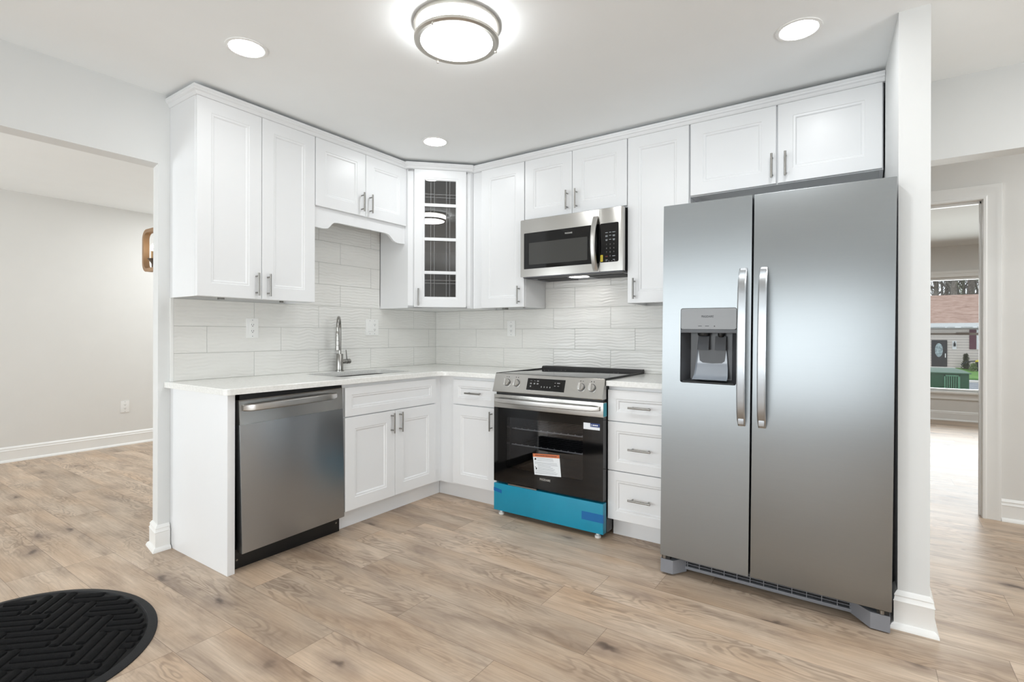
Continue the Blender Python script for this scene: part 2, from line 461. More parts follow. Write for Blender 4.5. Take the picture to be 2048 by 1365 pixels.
# rear wall with a patio door and a dining-room window, behind the camera
rw = MB().box(XW, -2.65, YS - 0.15, YS, 0, ZC).box(-2.65, -1.15, YS - 0.15, YS, 0, 0.65).box(-2.65, -1.15, YS - 0.15, YS, 1.95, ZC)
rw.box(-1.15, -0.6, YS - 0.15, YS, 0, ZC).box(-0.6, 4.0, YS - 0.15, YS, 2.15, ZC).box(4.0, XE, YS - 0.15, YS, 0, ZC)
structure('wall_rear', rw, M_WALL)
# hall wall with the cased doorway to the living room
YH, YH2 = 1.06, 1.18
DX0, DX1, DZ = 2.85, 3.753, 2.053
structure('wall_north', MB().box(XW, DX0, YH, YH2, 0, ZC).box(DX0, DX1, YH, YH2, DZ, ZC).box(DX1, XE, YH, YH2, 0, ZC), M_WALLG)
# living-room wall with the big window
FW0, FW1, FZ0, FZ1 = 3.0, 5.4, 0.40, 1.955
structure('wall_far', MB().box(XW, FW0, YN, YN + 0.15, 0, 2.4).box(FW0, FW1, YN, YN + 0.15, 0, FZ0).box(FW0, FW1, YN, YN + 0.15, FZ1, 2.4).box(FW1, XE, YN, YN + 0.15, 0, 2.4), M_WALLG)

# baseboards: profile (out, z) swept along a wall line
BPROF = [(0, 0), (0.028, 0), (0.027, 0.008), (0.021, 0.018), (0.0135, 0.022), (0.0135, 0.098), (0.016, 0.102), (0.0125, 0.106), (0.0105, 0.118), (0.0125, 0.122), (0.008, 0.130), (0.003, 0.136), (0, 0.138)]
def sweep(path, prof, closed=False, side=1):
    """profile (out, z) along a 2-D path; out is to the right of the travel direction when side = 1"""
    mb = MB(); n = len(path); nrm = []
    for i in range(n - 1):
        dx, dy = path[i + 1][0] - path[i][0], path[i + 1][1] - path[i][1]; L = math.hypot(dx, dy)
        nrm.append((dy / L * side, -dx / L * side))
    rings = []
    for i in range(n):
        if i == 0: m = nrm[0]
        elif i == n - 1: m = nrm[-1]
        else:
            a, b = nrm[i - 1], nrm[i]; s = (a[0] + b[0], a[1] + b[1]); d = 1 + a[0] * b[0] + a[1] * b[1]
            m = (s[0] / d, s[1] / d)
        rings.append([(path[i][0] + m[0] * o, path[i][1] + m[1] * o, z) for o, z in prof])
    return mb.loops(rings, True, True)
structure('baseboard_left', sweep([(0, -2.119), (0, YE), (-WT, YE2), (-WT, 0)], BPROF, side=-1), M_TRIM, smooth=True)
structure('baseboard_right', sweep([(X1 - 0.006, -0.72), (X1, YC), (X2, YC), (X2, 0)], [(o, z * 1.08) for o, z in BPROF]), M_TRIM, smooth=True)
structure('baseboard_west', sweep([(XW, YS), (XW, YN)], BPROF), M_TRIM, smooth=True)
structure('baseboard_north', sweep([(3.824, YH), (XE, YH)], BPROF), M_TRIM, smooth=True)
structure('baseboard_far', sweep([(XW, YN), (XE, YN)], [(o, z * 0.95) for o, z in BPROF]), M_TRIM, smooth=True)
structure('baseboard_rear', sweep([(-0.65, YS), (-1.2, YS)], BPROF), M_TRIM, smooth=True)

# cased doorway in the hall
CASW = 0.088
cprof = [(0.0, 0.0), (0.0, -0.016), (0.012, -0.018), (0.02, -0.013), (0.06, -0.016), (0.07, -0.02), (0.086, -0.02), (CASW, -0.014), (CASW, 0.0)]
def casing(x0, x1, ztop, yface, s=-1):
    mb = MB(); rings = []
    for (cx, cz, dx, dz) in ((x0, 0.0, -1, 0), (x0, ztop, -1, 1), (x1, ztop, 1, 1), (x1, 0.0, 1, 0)):
        rings.append([(cx + dx * o, yface + d * (-s), cz + dz * o) for o, d in cprof])
    return mb.loops(rings, True, True)
structure('trim_1', casing(DX0 + 0.016, DX1 - 0.016, DZ - 0.016, YH), M_TRIM, smooth=True)
jm = MB().box(DX1 - 0.018, DX1, YH - 0.004, YH2 + 0.004, 0, DZ).box(DX0, DX0 + 0.018, YH - 0.004, YH2 + 0.004, 0, DZ).box(DX0, DX1, YH - 0.004, YH2 + 0.004, DZ - 0.018, DZ)
jm.box(DX1 - 0.025, DX1 - 0.018, YH + 0.05, YH + 0.085, 0, DZ - 0.018).box(DX0 + 0.018, DX0 + 0.032, YH + 0.05, YH + 0.085, 0, DZ - 0.018).box(DX0 + 0.018, DX1 - 0.018, YH + 0.05, YH + 0.085, DZ - 0.032, DZ - 0.018)
structure('trim_2', jm, M_TRIM)

# living-room window: frame, sash rail, casing, sill, pane
w1 = MB()
w1.box(FW0, FW0 + 0.05, YN + 0.02, YN + 0.1, FZ0, FZ1).box(FW1 - 0.05, FW1, YN + 0.02, YN + 0.1, FZ0, FZ1).box(FW0, FW1, YN + 0.02, YN + 0.1, FZ1 - 0.035, FZ1).box(FW0, FW1, YN + 0.02, YN + 0.1, FZ0, FZ0 + 0.03)
win1 = structure('window_1', w1, M_TRIM)
M_RAILW = plain('window_rail', (150, 146, 142), 0.5)
structure('sash_rail', MB().box(FW0 + 0.05, FW1 - 0.05, YN + 0.03, YN + 0.07, 1.165, 1.198).box(4.12, 4.26, YN + 0.015, YN + 0.03, 1.19, 1.205), M_RAILW, win1)
structure('window_casing', MB().box(FW0 - 0.08, FW1 + 0.08, YN - 0.018, YN, FZ1, FZ1 + 0.06, 0.004).box(FW0 - 0.08, FW1 + 0.08, YN - 0.03, YN, FZ1 + 0.05, FZ1 + 0.085, 0.004).box(FW0 - 0.08, FW0, YN - 0.018, YN, FZ0, FZ1).box(FW1, FW1 + 0.08, YN - 0.018, YN, FZ0, FZ1), M_TRIM, win1)
structure('window_sill', MB().box(FW0 - 0.1, FW1 + 0.1, YN - 0.05, YN + 0.03, FZ0 - 0.03, FZ0, 0.006).box(FW0 - 0.06, FW1 + 0.06, YN - 0.016, YN, FZ0 - 0.11, FZ0 - 0.03, 0.004), M_TRIM, win1)
structure('window_pane', MB().box(FW0 + 0.05, FW1 - 0.05, YN + 0.05, YN + 0.056, FZ0 + 0.03, FZ1 - 0.035), M_GLASSW, win1)
# rear glazing
def frame_rect(mb, x0, x1, z0, z1, y0, y1, t):
    mb.box(x0, x0 + t, y0, y1, z0, z1).box(x1 - t, x1, y0, y1, z0, z1).box(x0, x1, y0, y1, z1 - t, z1).box(x0, x1, y0, y1, z0, z0 + t); return mb
d2 = frame_rect(MB(), -0.6, 4.0, 0.0, 2.15, YS - 0.1, YS - 0.02, 0.06); d2.box(0.9, 0.98, YS - 0.1, YS - 0.03, 0, 2.15).box(2.42, 2.5, YS - 0.1, YS - 0.03, 0, 2.15)
dr = structure('door_1', d2, M_TRIM)
structure('door_pane', MB().box(-0.54, 3.94, YS - 0.066, YS - 0.06, 0.06, 2.09), M_GLASSW, dr)
w2 = frame_rect(MB(), -2.65, -1.15, 0.65, 1.95, YS - 0.1, YS - 0.02, 0.05); w2.box(-2.6, -1.2, YS - 0.08, YS - 0.03, 1.28, 1.32)
wn2 = structure('window_2', w2, M_TRIM)
structure('window_pane', MB().box(-2.6, -1.2, YS - 0.066, YS - 0.06, 0.7, 1.9), M_GLASSW, wn2)

w3 = MB()
for a, b, c, d in ((-3.9, -3.85, 0.75, 1.95), (-1.95, -1.9, 0.75, 1.95), (-3.85, -1.95, 0.75, 0.8), (-3.85, -1.95, 1.9, 1.95), (-3.85, -1.95, 1.33, 1.37)): w3.box(XE + 0.02, XE + 0.09, a, b, c, d)
wn3 = structure('added_window', w3, M_TRIM)  # unseen window, added to carry the east fill light
structure('window_pane', MB().box(XE + 0.055, XE + 0.06, -3.85, -1.95, 0.8, 1.9), M_GLASSW, wn3)

# ------------------------------------------------------------------ tile backsplashes
TW, TH, Z0 = 0.4574, 0.152, 0.904
def tiles(name, frame, full, mid, ztop, phase, label):
    """three full rows of tiles above the counter, then rows over the middle stretch up to ztop"""
    th = Thing(name, label, 'backsplash', (0.5 * (full[0] + full[1]), -0.005, Z0), frame)
    gb = MB().box(full[0], full[1], -0.0085, -0.0002, Z0, 1.361).box(mid[0], mid[1], -0.0085, -0.0002, 1.361, ztop); tb = MB(); g = 0.0013
    for r in range(0, 9):
        za, zc = Z0 + r * TH, min(ztop, Z0 + (r + 1) * TH); u0, u1 = full if r < 3 else mid
        if zc - za < 0.01: continue
        ph = phase if r % 2 == 0 else phase + 0.1785
        k0 = math.floor((u0 - ph) / TW)
        for k in range(k0, k0 + 12):
            ua, ub = max(u0, ph + k * TW), min(u1, ph + (k + 1) * TW)
            if ub - ua < 0.008: continue
            tb.box(ua + g, ub - g, -0.0105, -0.002, za + g, zc - g, 0.0012, 1)
    th.part('grout', gb, M_GROUT); th.part('tile_face', tb, M_TILE)
    return th
tA = tiles('tile_backsplash', 'A', (-2.1025, -0.0), (-1.424, -0.645), 1.98, -1.6493, 'white rippled tile backsplash behind the faucet and sink')
tA.part('edge_trim', MB().box(-2.119, -2.1025, -0.0105, 0, Z0, 1.361, 0.002), M_TRIM)
tiles('tile_backsplash', 'B', (0.0105, 2.34), (1.1263, 1.892), 1.60, 1.1974, 'white rippled tile backsplash behind the range, below the microwave')

# ------------------------------------------------------------------ cabinet pieces (frame coordinates, front = -y)
def shaker(x0, x1, z0, z1, yf, rail=0.07, t=0.02, hole=False):
    mb = MB(); rr = [(0, t), (0, 0.0015), (0.0015, 0), (rail, 0), (rail + 0.003, 0.0028), (rail + 0.012, 0.0036), (rail + 0.018, 0.0095)]
    if hole: rr.append((rail + 0.018, t))
    rings = [[(x0 + i, yf + d, z0 + i), (x1 - i, yf + d, z0 + i), (x1 - i, yf + d, z1 - i), (x0 + i, yf + d, z1 - i)] for i, d in rr]
    if hole:
        rings.append(rings[0]); mb.loops(rings); bmesh.ops.remove_doubles(mb.bm, verts=mb.bm.verts, dist=1e-6)
    else: mb.loops(rings, True, True)
    return mb
def bar_pull(c, length, axis, yf, so=0.032, r=0.0056):
    """bar pull centred at c=(x,z) on the face y=yf"""
    mb = MB(); x, z = c; y = yf - so; h = length / 2; e = length / 2 - 0.018
    if axis == 'z':
        mb.cyl((x, y, z - h), (x, y, z + h), r, n=14)
        for s in (-e, e): mb.cyl((x, yf + 0.001, z + s), (x, y, z + s), 0.0042, n=10)
    else:
        mb.cyl((x - h, y, z), (x + h, y, z), r, n=14)
        for s in (-e, e): mb.cyl((x + s, yf + 0.001, z), (x + s, y, z), 0.0042, n=10)
    return mb
def add_door(th, x0, x1, z0, z1, yf, pull=None, axis='z', rail=0.07, name='door', plen=0.128):
    d = th.part(name, shaker(x0, x1, z0, z1, yf, rail), M_CAB)
    if pull: th.part('handle', bar_pull(pull, plen, axis, yf), M_PULL, d, label='brushed steel bar pull')
    return d

ZB, ZT = 1.361, 2.398      # upper cabinets
UD = 0.3022; UB = 0.2822   # face of doors, face of the box
def upper(label, frame, x0, x1, zb, base_x=None):
    th = Thing('upper_cabinet', label, 'cabinet', ((x0 + x1) / 2, -0.14, zb), frame, 'white shaker upper cabinets')
    b = MB().prism([(x0, zb), (x0 + 0.016, zb), (x0 + 0.016, zb + 0.018), (x1 - 0.016, zb + 0.018), (x1 - 0.016, zb), (x1, zb), (x1, ZT), (x0, ZT)], 'y', -UB, -0.0005).box(x0 + 0.0162, x1 - 0.0162, -UB + 0.0003, -UB + 0.018, zb + 0.0003, zb + 0.0178)
    th.part('body', b, M_CAB)
    return th
G2 = 0.002
# wall A, two tall doors
a1 = upper('tall two-door white wall cabinet at the left end, above the dishwasher', 'A', -2.118, -1.4235, ZB)
add_door(a1, -2.116, -1.771, ZB + 0.001, ZT - 0.004, -UD, (-1.803, 1.443))
add_door(a1, -1.7675, -1.4255, ZB + 0.001, ZT - 0.004, -UD, (-1.735, 1.443))
a1.part('mounting_clip', MB().box(-1.95, -1.925, -0.2, -0.17, ZB - 0.006, ZB + 0.018).box(-1.60, -1.585, -0.22, -0.2, ZB - 0.006, ZB + 0.018), M_PULL)
# over the sink with a scalloped valance
a2 = upper('short two-door white wall cabinet with scalloped valance above the sink', 'A', -1.4225, -0.6465, 1.962)
add_door(a2, -1.4205, -1.0305, 1.969, ZT - 0.004, -UD, (-1.066, 2.059))
add_door(a2, -1.0275, -0.6485, 1.969, ZT - 0.004, -UD, (-0.994, 2.059))
vz0, vz1 = 1.838, 1.962
prof = [(-1.4225, vz1), (-1.4225, vz0)]
def ogee(xa, xb, za, zb_, n=12):
    return [(xa + (xb - xa) * i / n, za + (zb_ - za) * (0.5 - 0.5 * math.cos(PI * i / n))) for i in range(n + 1)]
prof += [(-1.352, vz0 - 0.002)] + ogee(-1.33, -1.262, vz0 + 0.002, 1.888) + [(-1.235, 1.891)]
prof += [(-0.845, 1.891)] + ogee(-0.818, -0.735, 1.888, vz0 + 0.002) + [(-0.715, vz0 - 0.002), (-0.6465, vz0), (-0.6465, vz1)]
a2.part('valance', MB().prism(prof, 'y', -UB - 0.001, -UB + 0.018), M_CAB, label='scalloped white valance board')
# wall B single door
b1 = upper('single-door white wall cabinet between glass corner cabinet and microwave', 'B', 0.648, 1.1255, ZB)
add_door(b1, 0.739, 1.1225, ZB + 0.001, ZT - 0.004, -UD, (1.084, 1.446))
b1.part('mounting_clip', MB().box(0.86, 0.89, -0.2, -0.16, ZB - 0.008, ZB + 0.018).box(1.08, 1.09, -0.25, -0.235, ZB - 0.006, ZB + 0.018), M_PULL)
b2 = upper('short two-door white wall cabinet directly above the microwave', 'B', 1.1263, 1.8915, 1.968)
add_door(b2, 1.1295, 1.5025, 1.976, ZT - 0.004, -UD, (1.471, 2.066))
add_door(b2, 1.5055, 1.8885, 1.976, ZT - 0.004, -UD, (1.540, 2.066))
b3 = upper('tall single-door white wall cabinet between microwave and refrigerator', 'B', 1.8925, 2.2725, ZB)
add_door(b3, 1.8945, 2.2685, ZB + 0.001, ZT - 0.004, -UD, (1.941, 1.45))
b4 = upper('wide two-door white wall cabinet above the refrigerator', 'B', 2.2735, 3.192, 1.973)
add_door(b4, 2.2785, 2.7265, 1.976, ZT - 0.004, -UD, (2.708, 2.068))
add_door(b4, 2.7345, 3.188, 1.976, ZT - 0.004, -UD, (2.773, 2.068))

# diagonal corner cabinet with a glass door
S2 = math.sqrt(0.5)
cc = Thing('corner_cabinet', 'diagonal corner wall cabinet with a glass door and shelves', 'cabinet', (0.0, -0.34, ZB), 'D', 'white shaker upper cabinets')
Minv = Matrix.Rotation(-PI / 4, 3, 'Z')
def toD(x, y):
    v = Minv @ Vector((x, y, 0)); return (v.x, v.y)
A_, B_ = (0.315, -0.645), (0.645, -0.315)
foot = [(0.0005, -0.0005), (0.0005, -0.645), A_, B_, (0.645, -0.0005)]
fo = [toD(*p) for p in foot]
kF = toD(*A_)[1]                       # plane of the face frame (local y)
uA, uB = toD(*A_)[0], toD(*B_)[0]
cb = MB()
for za, zb_ in ((ZB, ZB + 0.018), (ZT - 0.018, ZT)): cb.prism(fo, 'z', za, zb_)
def slab(p, q, t):
    """panel of thickness t along p-q, inward of the footprint"""
    P, Q = Vector((*p, 0)), Vector((*q, 0)); d = (Q - P).normalized(); n = Vector((-d.y, d.x, 0))
    c = sum((Vector((*f, 0)) for f in fo), Vector()) / 5
    if (c - P).dot(n) < 0: n = -n
    return [(v.x, v.y) for v in (P, Q, Q + n * t, P + n * t)]
for i, j in ((0, 1), (1, 2), (3, 4), (4, 0)): cb.prism(slab(fo[i], fo[j], 0.014), 'z', ZB + 0.018, ZT - 0.018)
cc.part('body', cb, M_CAB)
ff = MB().box(uA, uA + 0.05, kF, kF + 0.018, ZB, ZT).box(uB - 0.05, uB, kF, kF + 0.018, ZB, ZT).box(uA + 0.05, uB - 0.05, kF, kF + 0.018, ZB, ZB + 0.05).box(uA + 0.05, uB - 0.05, kF, kF + 0.018, ZT - 0.05, ZT)
cc.part('face_frame', ff, M_CAB)
inner = MB()
ins = [(p[0] * 0.93, kF + 0.02 + (p[1] - kF) * 0.93) for p in fo]
for zs in (1.615, 1.868, 2.122):
    pts = [(fo[0][0], fo[0][1] - 0.03), (fo[1][0] + 0.03, fo[1][1]), (uA + 0.02, kF + 0.024), (uB - 0.02, kF + 0.024), (fo[4][0] - 0.03, fo[4][1])]
    cc.part('shelf', MB().prism(pts, 'z', zs, zs + 0.022), M_CAB)
u0d, u1d = -0.188, 0.199
kD = kF - 0.021
gd = cc.part('door', shaker(u0d, u1d, ZB + 0.006, ZT - 0.004, kD, 0.06, 0.02, hole=True), M_CAB)
gx0, gx1, gz0, gz1 = u0d + 0.076, u1d - 0.076, ZB + 0.08, ZT - 0.08
cc.part('pane', MB().box(gx0, gx1, kD + 0.010, kD + 0.014, gz0, gz1), M_CABGL, gd, label='clear glass pane with grooved lines')
for zs in (1.626, 1.876, 2.131):
    cc.part('glazing_bar', MB().box(gx0 - 0.002, gx1 + 0.002, kD + 0.0035, kD + 0.0092, zs - 0.0115, zs + 0.0115, 0.002), M_CAB, gd)
et = MB(); ew = 0.0011
for fx_ in (0.20, 0.31, 0.69, 0.80):
    x = gx0 + (gx1 - gx0) * fx_; et.box(x - ew, x + ew, kD + 0.0094, kD + 0.0099, gz0, gz1)
for z in (gz0 + 0.105, gz0 + 0.128, gz1 - 0.105, gz1 - 0.128): et.box(gx0, gx1, kD + 0.0094, kD + 0.0099, z - ew, z + ew)
cc.part('groove_line', et, M_ETCH, gd)
cc.part('handle', bar_pull((u0d + 0.031, 1.44), 0.128, 'z', kD), M_PULL, gd, label='brushed steel bar pull')

# crown moulding along the tops
cz = 2.3945
cpf = [(-0.02, cz), (0.002, cz), (0.006, cz + 0.004), (0.010, cz + 0.016), (0.018, cz + 0.022), (0.020, cz + 0.028), (0.0225, cz + 0.030), (0.0225, cz + 0.044), (-0.02, cz + 0.044)]
cr = sweep([(0.0, -2.119), (UD, -2.119), (UD, -0.664), (0.33, -0.664), (0.664, -0.33), (0.664, -UD), (X1B - 0.001, -UD)], cpf)
tag(cr.build('crown_molding', M_CAB, None, None, True), 'white crown molding running along all the upper cabinets', 'molding')

# ------------------------------------------------------------------ base run on wall A
CT, CTB = 0.904, 0.874
ep = MB().box(-2.1141, -2.0780, -0.607, -0.0005, 0.0, CTB, 0.0015)
o = ep.build('end_panel', M_CAB, None, Vector((-2.096, -0.3, 0))); o.rotation_euler = (0, 0, PI / 2); o.location = Matrix.Rotation(PI / 2, 3, 'Z') @ Vector((-2.096, -0.3, 0))
tag(o, 'white end panel standing left of the dishwasher under the counter', 'panel')

BF, BB = 0.626, 0.606
TK = 0.54
sb = Thing('base_cabinet', 'white sink base cabinet with false drawer front and two doors', 'cabinet', (-1.06, -0.3, 0), 'A', 'white base cabinets')
s_b = MB().box(-1.4545, -0.6005, -BB, -BB + 0.018, 0.113, CTB).box(-1.4543, -1.4365, -BB + 0.0182, -0.0305, 0.1132, CTB - 0.0002).box(-0.64, -0.6245, -BB + 0.0182, -0.0305, 0.1132, CTB - 0.0002).box(-1.4363, -0.6402, -BB + 0.0182, -0.0305, 0.1132, 0.131).box(-1.4545, -0.6245, -0.03, -0.02, 0.113, CTB)
sb.part('body', s_b, M_CAB)
sb.part('toe_kick', MB().box(-1.437, -0.5415, -TK, -TK + 0.016, 0, 0.113), M_CAB)
sb.part('false_front', shaker(-1.447, -0.674, 0.680, 0.851, -BF, 0.045), M_CAB)
add_door(sb, -1.447, -1.0585, 0.125, 0.674, -BF, (-1.092, 0.598))
add_door(sb, -1.0555, -0.674, 0.125, 0.674, -BF, (-1.021, 0.598))

cb_ = Thing('base_cabinet', 'white base cabinet with one drawer and door, left of the range', 'cabinet', (0.87, -0.3, 0), 'B', 'white base cabinets')
cb_.part('body', MB().box(BB + 0.0003, 1.1325, -BB, -0.02, 0.113, CTB), M_CAB)
cb_.part('toe_kick', MB().box(0.5415, 1.1325, -TK, -TK + 0.016, 0, 0.113), M_CAB)
add_door(cb_, 0.743, 1.121, 0.680, 0.851, -BF, (0.936, 0.763), 'x', 0.045, 'drawer')
add_door(cb_, 0.743, 1.121, 0.125, 0.674, -BF, (1.083, 0.590))
db = Thing('base_cabinet', 'white three-drawer base cabinet between range and refrigerator', 'cabinet', (2.1, -0.3, 0), 'B', 'white base cabinets')
db.part('body', MB().box(1.9055, 2.295, -BB, -0.02, 0.113, CTB), M_CAB)
db.part('toe_kick', MB().box(1.906, 2.295, -TK, -TK + 0.016, 0, 0.113), M_CAB)
for za, zb_, zh in ((0.675, 0.851, 0.759), (0.394, 0.670, 0.527), (0.114, 0.389, 0.246)):
    add_door(db, 1.9075, 2.293, za, zb_, -BF, (2.103, zh), 'x', 0.05, 'drawer')

# countertops
def arc(cx, cy_, r, a0, a1, n=8): return [(cx + r * math.cos(a0 + (a1 - a0) * i / n), cy_ + r * math.sin(a0 + (a1 - a0) * i / n)) for i in range(n + 1)]
CF = 0.6506
outer = [(0.0005, -0.0005), (0.0005, -2.146)] + arc(CF - 0.03, -2.146 + 0.03, 0.03, -PI / 2, 0) + arc(CF + 0.09, -CF - 0.09, 0.09, PI, PI / 2)[0:] + [(1.1355, -CF), (1.1355, -0.0005)]
SX0, SX1, SY0, SY1 = 0.135, 0.505, -1.385, -0.765
def hole_pts(r=0.035, n=6):
    pts = []
    for cx, cy_, a0 in ((SX1 - r, SY1 - r, 0), (SX0 + r, SY1 - r, PI / 2), (SX0 + r, SY0 + r, PI), (SX1 - r, SY0 + r, 1.5 * PI)):
        pts += arc(cx, cy_, r, a0, a0 + PI / 2, n)
    return pts
hp = hole_pts()
def slab_with_hole(outer, hole, z0, z1, e=0.003):
    mb = MB(); bm = mb.bm
    def ins(pts, d):
        n = len(pts); res = []
        for i in range(n):
            a, b, c = Vector(pts[i - 1]), Vector(pts[i]), Vector(pts[(i + 1) % n])
            n1 = Vector((-(b - a).y, (b - a).x)).normalized(); n2 = Vector((-(c - b).y, (c - b).x)).normalized()
            m = n1 + n2; m = m / max(0.3, 1 + n1.dot(n2)); res.append((b.x + m.x * d, b.y + m.y * d))
        return res
    oi = ins(outer, e) if hole is not None or True else outer
    loops_ = [(outer, oi)]
    for z, oo in ((z1, oi), (z0, outer)):
        vo = [bm.verts.new((p[0], p[1], z)) for p in oo]; ed = [bm.edges.new((vo[i], vo[(i + 1) % len(vo)])) for i in range(len(vo))]
        if hole:
            vh = [bm.verts.new((p[0], p[1], z)) for p in hole]; ed += [bm.edges.new((vh[i], vh[(i + 1) % len(vh)])) for i in range(len(vh))]
        bmesh.ops.triangle_fill(bm, edges=ed, use_beauty=True, normal=(0, 0, 1))
    mb.loops([[(p[0], p[1], z0) for p in outer], [(p[0], p[1], z1 - e) for p in outer], [(p[0], p[1], z1) for p in oi]])
    if hole: mb.loops([[(p[0], p[1], z0) for p in hole], [(p[0], p[1], z1) for p in hole]])
    bmesh.ops.remove_doubles(bm, verts=bm.verts, dist=1e-6)
    return mb
tag(slab_with_hole(outer, hp, CTB, CT).build('countertop', M_QUARTZ, None, None, True), 'L-shaped white quartz countertop holding the sink, over the dishwasher', 'countertop', 'white quartz countertops')
tag(slab_with_hole([(1.9065, -0.0005), (1.9065, -CF), (2.297, -CF), (2.297, -0.0005)], None, CTB, CT).build('countertop', M_QUARTZ, None, None, True), 'small white quartz countertop between range and refrigerator', 'countertop', 'white quartz countertops')

# undermount sink
sk = Thing('sink', 'stainless undermount sink set in the white counter below the faucet', 'sink', (0.32, -1.075, 0.66))
m = MB(); wl = 0.004
def off_hole(d, z): 
    return [(p[0] + (d if p[0] > 0.32 else -d), p[1] + (d if p[1] > -1.075 else -d), z) for p in hp]
m.loops([off_hole(0.03, CTB - 0.0015), off_hole(0.006, CTB - 0.0015), off_hole(0.004, CTB - 0.006), off_hole(0.0, 0.70), off_hole(-0.02, 0.672), off_hole(-0.03, 0.668)], False, True)
m.loops([off_hole(0.03, CTB - 0.0015), off_hole(0.03, CTB - 0.0035), off_hole(0.008, CTB - 0.0045), off_hole(0.003, 0.70), off_hole(-0.02, 0.667), off_hole(-0.03, 0.664)], False, True)
sk.part('basin', m, M_SINK)
sk.part('drain', MB().lathe([(0.045, 0.6685), (0.045, 0.672), (0.036, 0.673), (0.03, 0.669)], (0.3, -1.075, 0)), M_FAUCET)

# faucet: spout swivelled toward the room
fx0, fy0 = 0.078, -1.069
fa = Thing('faucet', 'brushed steel gooseneck pull-down faucet behind the sink', 'faucet', (fx0, fy0, CT))
fa.part('base', MB().lathe([(0.029, CT), (0.029, CT + 0.006), (0.024, CT + 0.009), (0.0235, CT + 0.118), (0.021, CT + 0.122), (0.016, CT + 0.123)], (fx0, fy0, 0), n=28), M_FAUCET)
dxy = Vector((0.74, -0.67, 0)).normalized(); rr_ = 0.075
path = [Vector((fx0, fy0, CT + 0.12)), Vector((fx0, fy0, CT + 0.30))]
for i in range(1, 15):
    a = PI * i / 14; path.append(Vector((fx0, fy0, CT + 0.30)) + dxy * (rr_ - rr_ * math.cos(a)) + Vector((0, 0, rr_ * math.sin(a))))
path.append(path[-1] + Vector((0, 0, -0.02)))
fa.part('spout', MB().tube(path, 0.0105, 16), M_FAUCET)
e_ = path[-1]; hd = MB(); 
hd.lathe([(0.0115, 0.0), (0.0125, -0.002), (0.0125, -0.028), (0.0108, -0.029), (0.0108, -0.031), (0.0132, -0.032), (0.0138, -0.062), (0.0118, -0.063), (0.0118, -0.065), (0.0142, -0.066), (0.0148, -0.094), (0.0128, -0.095), (0.0128, -0.097), (0.015, -0.098), (0.0155, -0.128), (0.013, -0.13)], (e_.x, e_.y, e_.z), n=20)
fa.part('spray_head', hd, M_FAUCET)
lv = MB().lathe([(0.015, 0.02), (0.017, 0.022), (0.017, 0.056), (0.0155, 0.0565), (0.0155, 0.058), (0.0185, 0.0585), (0.0185, 0.084), (0.015, 0.088)], (fx0, fy0, CT + 0.066), 'y', 22)
lv.tube([(fx0, fy0 + 0.062, CT + 0.078), (fx0 + 0.002, fy0 + 0.056, CT + 0.11), (fx0 + 0.004, fy0 + 0.050, CT + 0.148)], [0.004, 0.0036, 0.0032], 10)
fa.part('lever', lv, M_FAUCET)

# ------------------------------------------------------------------ dishwasher
dw = Thing('dishwasher', 'stainless dishwasher with bowed bar handle and black kick plate', 'dishwasher', (-1.757, -0.3, 0), 'A')
dw.part('tub', MB().box(-2.055, -1.4585, -0.575, -0.03, 0.10, 0.858).box(-2.055, -1.4585, -0.605, -0.575, 0.835, 0.866), M_BLACK)
dw.part('kick_plate', MB().box(-2.068, -1.4385, -0.562, -0.548, 0.0, 0.118, 0.002), M_BLACK)
dw.part('screw', MB().lathe([(0.006, 0), (0.005, -0.003)], (-2.045, -0.562, 0.045), 'y', 12).lathe([(0.006, 0), (0.005, -0.003)], (-1.462, -0.562, 0.055), 'y', 12), M_PULL)
DWF = 0.630
dd = MB().box(-2.0525, -1.4515, -DWF, -0.583, 0.097, 0.7275, 0.004)
door = dw.part('door', dd, M_DW)
tb_ = MB().prism([(-DWF, 0.7275), (-DWF + 0.0005, 0.73), (-DWF + 0.0035, 0.843), (-DWF + 0.007, 0.848), (-0.583, 0.848), (-0.583, 0.7275)], 'x', -2.0525, -1.4515)
dw.part('control_band', tb_, M_DWTOP, door, label='slightly brighter stainless strip along the door top')
def bowed_bar(x0, x1, zc, hz, yf, so, thick, nseg=18, axis='x'):
    mb = MB(); rings = []
    for i in range(nseg + 1):
        t = i / nseg; x = x0 + (x1 - x0) * t
        k = min(1.0, min(t, 1 - t) / 0.09); k = math.sin(k * PI / 2)
        y = yf + 0.0005 - so * (0.5 * k + 0.55 * math.sin(PI * t) ** 0.8)
        hh = hz * (0.8 + 0.2 * min(1, min(t, 1 - t) / 0.03))
        rg = [(y, zc - hh), (y - thick * 0.4, zc - hh * 0.98), (y - thick, zc - hh * 0.7), (y - thick * 1.05, zc), (y - thick, zc + hh * 0.7), (y - thick * 0.4, zc + hh * 0.98), (y, zc + hh)]
        rings.append([(x, a, b) for a, b in rg] if axis == 'x' else [(b, a, x) for a, b in rg])
    mb.loops(rings, True, True)
    return mb
dw.part('handle', bowed_bar(-2.04, -1.50, 0.810, 0.0185, -DWF, 0.03, 0.013), M_BAR, door, label='bowed stainless bar handle')
door.rotation_euler = (0, -0.0190, 0)

